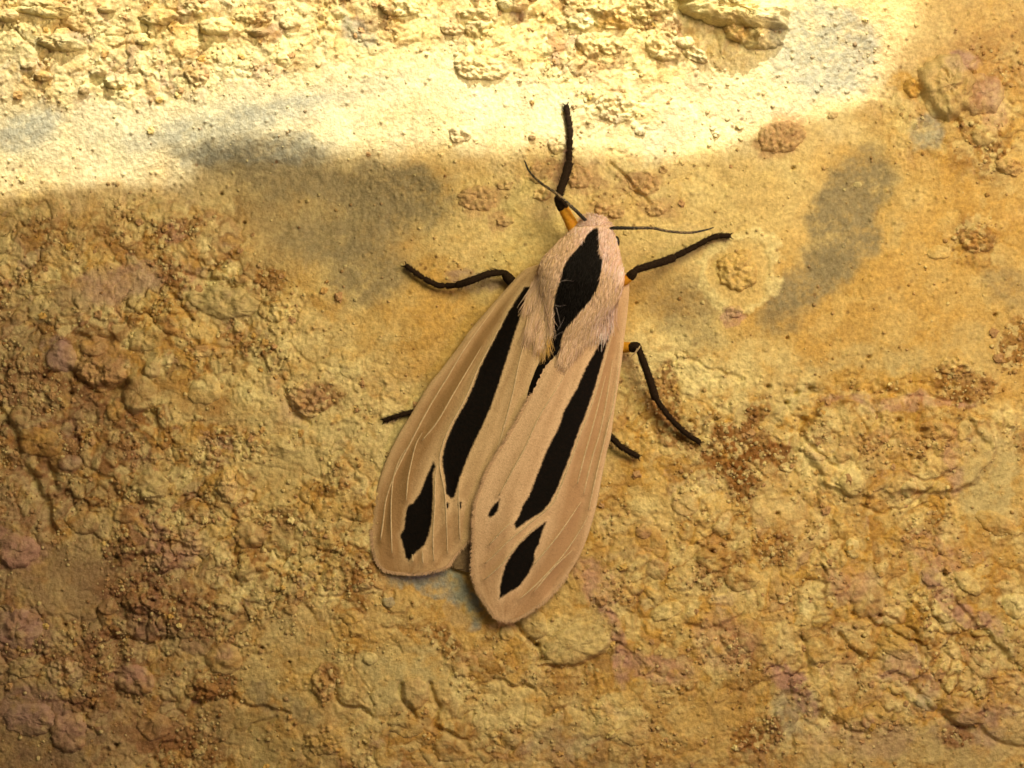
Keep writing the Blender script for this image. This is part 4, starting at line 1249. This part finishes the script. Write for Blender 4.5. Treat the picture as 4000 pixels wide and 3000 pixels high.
# ---- scale fringe along the wing margins
for wg, W, side in ((wing_l, LEFT, 'left'), (wing_r, RIGHT, 'right')):
    hairs_v, hairs_f, hairs_c = [], [], []
    ca_, ia_ = resample(W['costa'], 400), resample(W['inner'], 400)
    for crv, vv, lo, n_ in ((ca_, 0.0, .80, 420), (ia_, 1.0, .30, 1100)):
        for _ in range(n_):
            u_ = fr.uniform(lo, 0.998)
            k_ = int(u_ * 399)
            tg_ = crv[min(k_ + 2, 399)] - crv[max(k_ - 2, 0)]
            tg_ = tg_ / (np.linalg.norm(tg_) + 1e-9)
            out_ = np.array([tg_[1], -tg_[0]])
            if out_ @ (crv[k_] - (ca_[k_] + ia_[k_]) / 2 + 1e-3 * (crv[k_] - np.array([2100, 1500]))) < 0:
                out_ = -out_
            d = out_ * fr.uniform(.5, 1.0) + tg_ * fr.uniform(.3, .9)
            d /= np.linalg.norm(d)
            h_ = float(wing_height(np.array(u_), np.array(vv), side)) - 0.05
            hair(crv[k_] - out_ * 5, h_, d, fr.uniform(10, 20), -0.04, fr.normal(0, 2), fr.uniform(.9, 1.7), alb(206, 160, 104) * fr.uniform(.75, 1.15))
    fo = part('fringe', np.array(hairs_v), np.array(hairs_f), M_FUR, wg, {'tone': ('FLOAT_COLOR', np.array(hairs_c))})
    fo['kind'] = 'stuff'

# ---- eyes
def ball(name, p, h, r3, mat, parent):
    v, f_ = subdiv(IV, IF)
    c_ = at(np.array(p, float), h)
    return part(name, c_ + v * np.array(r3) * K, f_, mat, parent)


ball('eye', (2409, 946), 2.7, (12, 15, 24), M_EYE, body)
ball('eye', (2232, 905), 2.4, (14, 16, 22), M_EYE, body)

# ---- antennae
for pts_ in ([(2296, 872, 3.2), (2285, 859, 3.4), (2244, 818, 3.8), (2175, 757, 3.8), (2114, 716, 3.4), (2069, 671, 2.7), (2049, 627, 2.2)],
             [(2380, 896, 3.2), (2395, 891, 3.4), (2468, 891, 3.7), (2549, 891, 3.5), (2610, 903, 3.1), (2692, 909, 2.5), (2753, 899, 2.1), (2787, 889, 1.9)]):
    q_ = resample(pts_, 110)
    t_ = np.linspace(0, 1, 110)
    rad_ = np.interp(t_, [0, .05, .3, .8, 1], [4.5, 7.2, 6.2, 4.8, 2.6]) * (1 + 0.10 * np.sin(t_ * 110 * 1.6))
    tube('antenna', q_, rad_, M_ANT, moth, 8, 0.06, {'mark': np.interp(t_, [0, .12, .3, .75, .9, 1], [.3, .22, .06, .04, .18, .35])})


# ---- legs
def leg(femur, tibia, tarsus, orange=True, wf=20, wt=13, wr=9.5, seed=1):
    root = bpy.data.objects.new('leg', None)
    C.objects.link(root)
    root.parent = moth
    root.empty_display_size = 0.002
    if femur is not None:
        q_ = resample(femur, 24, len(femur) > 2)
        f_ = tube('femur', q_, np.interp(np.linspace(0, 1, 24), [0, .3, .8, 1], [wf, wf * 1.05, wf * .85, wf * .7]), M_ORANGE if orange else M_BLACK, root, 14, .04, seed=seed)
        k_ = resample(np.vstack([q_[17], q_[20], q_[23], np.array(tibia[0])]), 14)
        tube('knee', k_, np.interp(np.linspace(0, 1, 14), [0, .15, .6, 1], [wf * .86, wf * .95, wf * .9, wt * 1.0]), M_BLACK, root, 14, .05, seed=seed)
    if tibia is not None:
        q_ = resample(tibia, 40)
        u_ = np.linspace(0, 1, 40)
        tube('tibia', q_, np.interp(u_, [0, .1, .8, .95, 1], [wt * .85, wt * .95, wt * 1.12, wt * 1.15, wt * .8]), M_BLACK, root, 12, .07, seed=seed + 3)
    q_ = resample(tarsus, 60)
    u_ = np.linspace(0, 1, 60)
    jo = 0.95 - 0.26 * np.exp(-(((u_ * 5) % 1 - 0.02) / .10) ** 2) + 0.22 * ((u_ * 5) % 1)
    tr = tube('tarsus', q_, np.interp(u_, [0, .6, 1], [wr * 1.1, wr, wr * .95]) * jo, M_BLACK, root, 10, .09, seed=seed + 5)
    # short stiff hairs
    global hairs_v, hairs_f, hairs_c
    hairs_v, hairs_f, hairs_c = [], [], []
    for line, rr_, n_ in ((q_, wr, 90), (resample(tibia, 40), wt, 110)):
        for _ in range(n_):
            k_ = fr.integers(1, len(line) - 2)
            tg_ = (line[k_ + 1] - line[k_ - 1])[:2]
            tg_ = tg_ / (np.linalg.norm(tg_) + 1e-9)
            sgn = fr.choice((-1, 1))
            o_ = np.array([-tg_[1], tg_[0]]) * sgn
            d = tg_ * fr.uniform(.6, 1.2) + o_ * fr.uniform(.25, .8)
            hair(line[k_, :2] + o_ * rr_ * .8, line[k_, 2] + fr.uniform(-.1, .15), d / np.linalg.norm(d), fr.uniform(8, 20), .03, 0, fr.uniform(.8, 1.3), np.array((.02, .012, .007)) * fr.uniform(.5, 2.2))
    br = part('bristles', np.array(hairs_v), np.array(hairs_f), M_FUR, root, {'tone': ('FLOAT_COLOR', np.array(hairs_c))})
    br['kind'] = 'stuff'
    # two claws at the tip
    tip, dr = q_[-1], q_[-1] - q_[-6]
    dd = dr[:2] / np.linalg.norm(dr[:2])
    sdv = np.array([-dd[1], dd[0]])
    for s_ in (-1, 1):
        a_ = tip + np.r_[sdv * s_ * 4, 0]
        b_ = a_ + np.r_[dd * 9 + sdv * s_ * 7, -.05]
        c_ = b_ + np.r_[dd * 4 - sdv * s_ * 1, -.2]
        tube('claw', resample([a_, b_, c_], 8), np.linspace(3.4, 1.0, 8), M_BLACK, tr, 6)
    return root


leg([(2258, 925, 2.2), (2226, 862, 2.7), (2196, 806, 3.0), (2181, 780, 3.0)], [(2182, 772, 3.0), (2190, 740, 2.7), (2208, 690, 2.1), (2224, 633, 1.5)],
    [(2223, 636, 1.4), (2224, 574, 1.0), (2227, 513, .75), (2220, 464, .6), (2211, 411, .5)], wf=23, wt=15, wr=11, seed=1)
leg([(2400, 1110, 1.8), (2450, 1090, 2.2), (2474, 1066, 2.5)], [(2478, 1057, 2.5), (2530, 1040, 2.3), (2590, 1022, 1.8), (2636, 1004, 1.3)],
    [(2632, 1005, 1.3), (2712, 964, .9), (2773, 932, .7), (2810, 922, .6), (2852, 921, .5)], wf=20, wt=14, wr=10.5, seed=2)
leg([(2080, 1170, .5), (2010, 1110, .6), (1982, 1082, .9)], [(1968, 1064, 1.2), (1910, 1070, 1.5), (1840, 1096, 1.6), (1780, 1116, 1.2)],
    [(1786, 1115, 1.2), (1745, 1116, .9), (1703, 1112, .8), (1638, 1076, .7), (1584, 1037, .5)], wf=22, wt=13, wr=10, seed=3)
leg([(2400, 1360, .55), (2446, 1357, .95), (2486, 1356, 1.45)], [(2497, 1368, 1.6), (2512, 1410, 1.6), (2540, 1490, 1.3), (2563, 1562, 1.1)],
    [(2561, 1556, 1.1), (2609, 1623, .8), (2672, 1686, .6), (2735, 1730, .4)], wf=22, wt=14, wr=10, seed=4)
leg(None, [(2300, 1600, .35), (2340, 1650, .4), (2372, 1690, .5)], [(2365, 1683, .5), (2400, 1720, .55), (2431, 1749, .7), (2495, 1785, .4)], wt=13, wr=10.5, seed=5)
leg(None, [(1760, 1540, .3), (1700, 1570, .3), (1650, 1594, .35)], [(1656, 1592, .35), (1614, 1608, .45), (1560, 1622, .6), (1499, 1644, .4)], wt=12, wr=9, seed=6)

# pale spurs at the knee of the middle leg
for a_, b_ in (((2476, 1385, 1.9), (2500, 1352, 2.3)), ((2466, 1392, 1.8), (2490, 1362, 2.2))):
    tube('spur', resample([a_, tuple((np.array(a_) + np.array(b_)) / 2 + np.array([2, 1, .1])), b_], 10), np.linspace(1.4, 2.6, 10), M_VEIN, moth, 6)
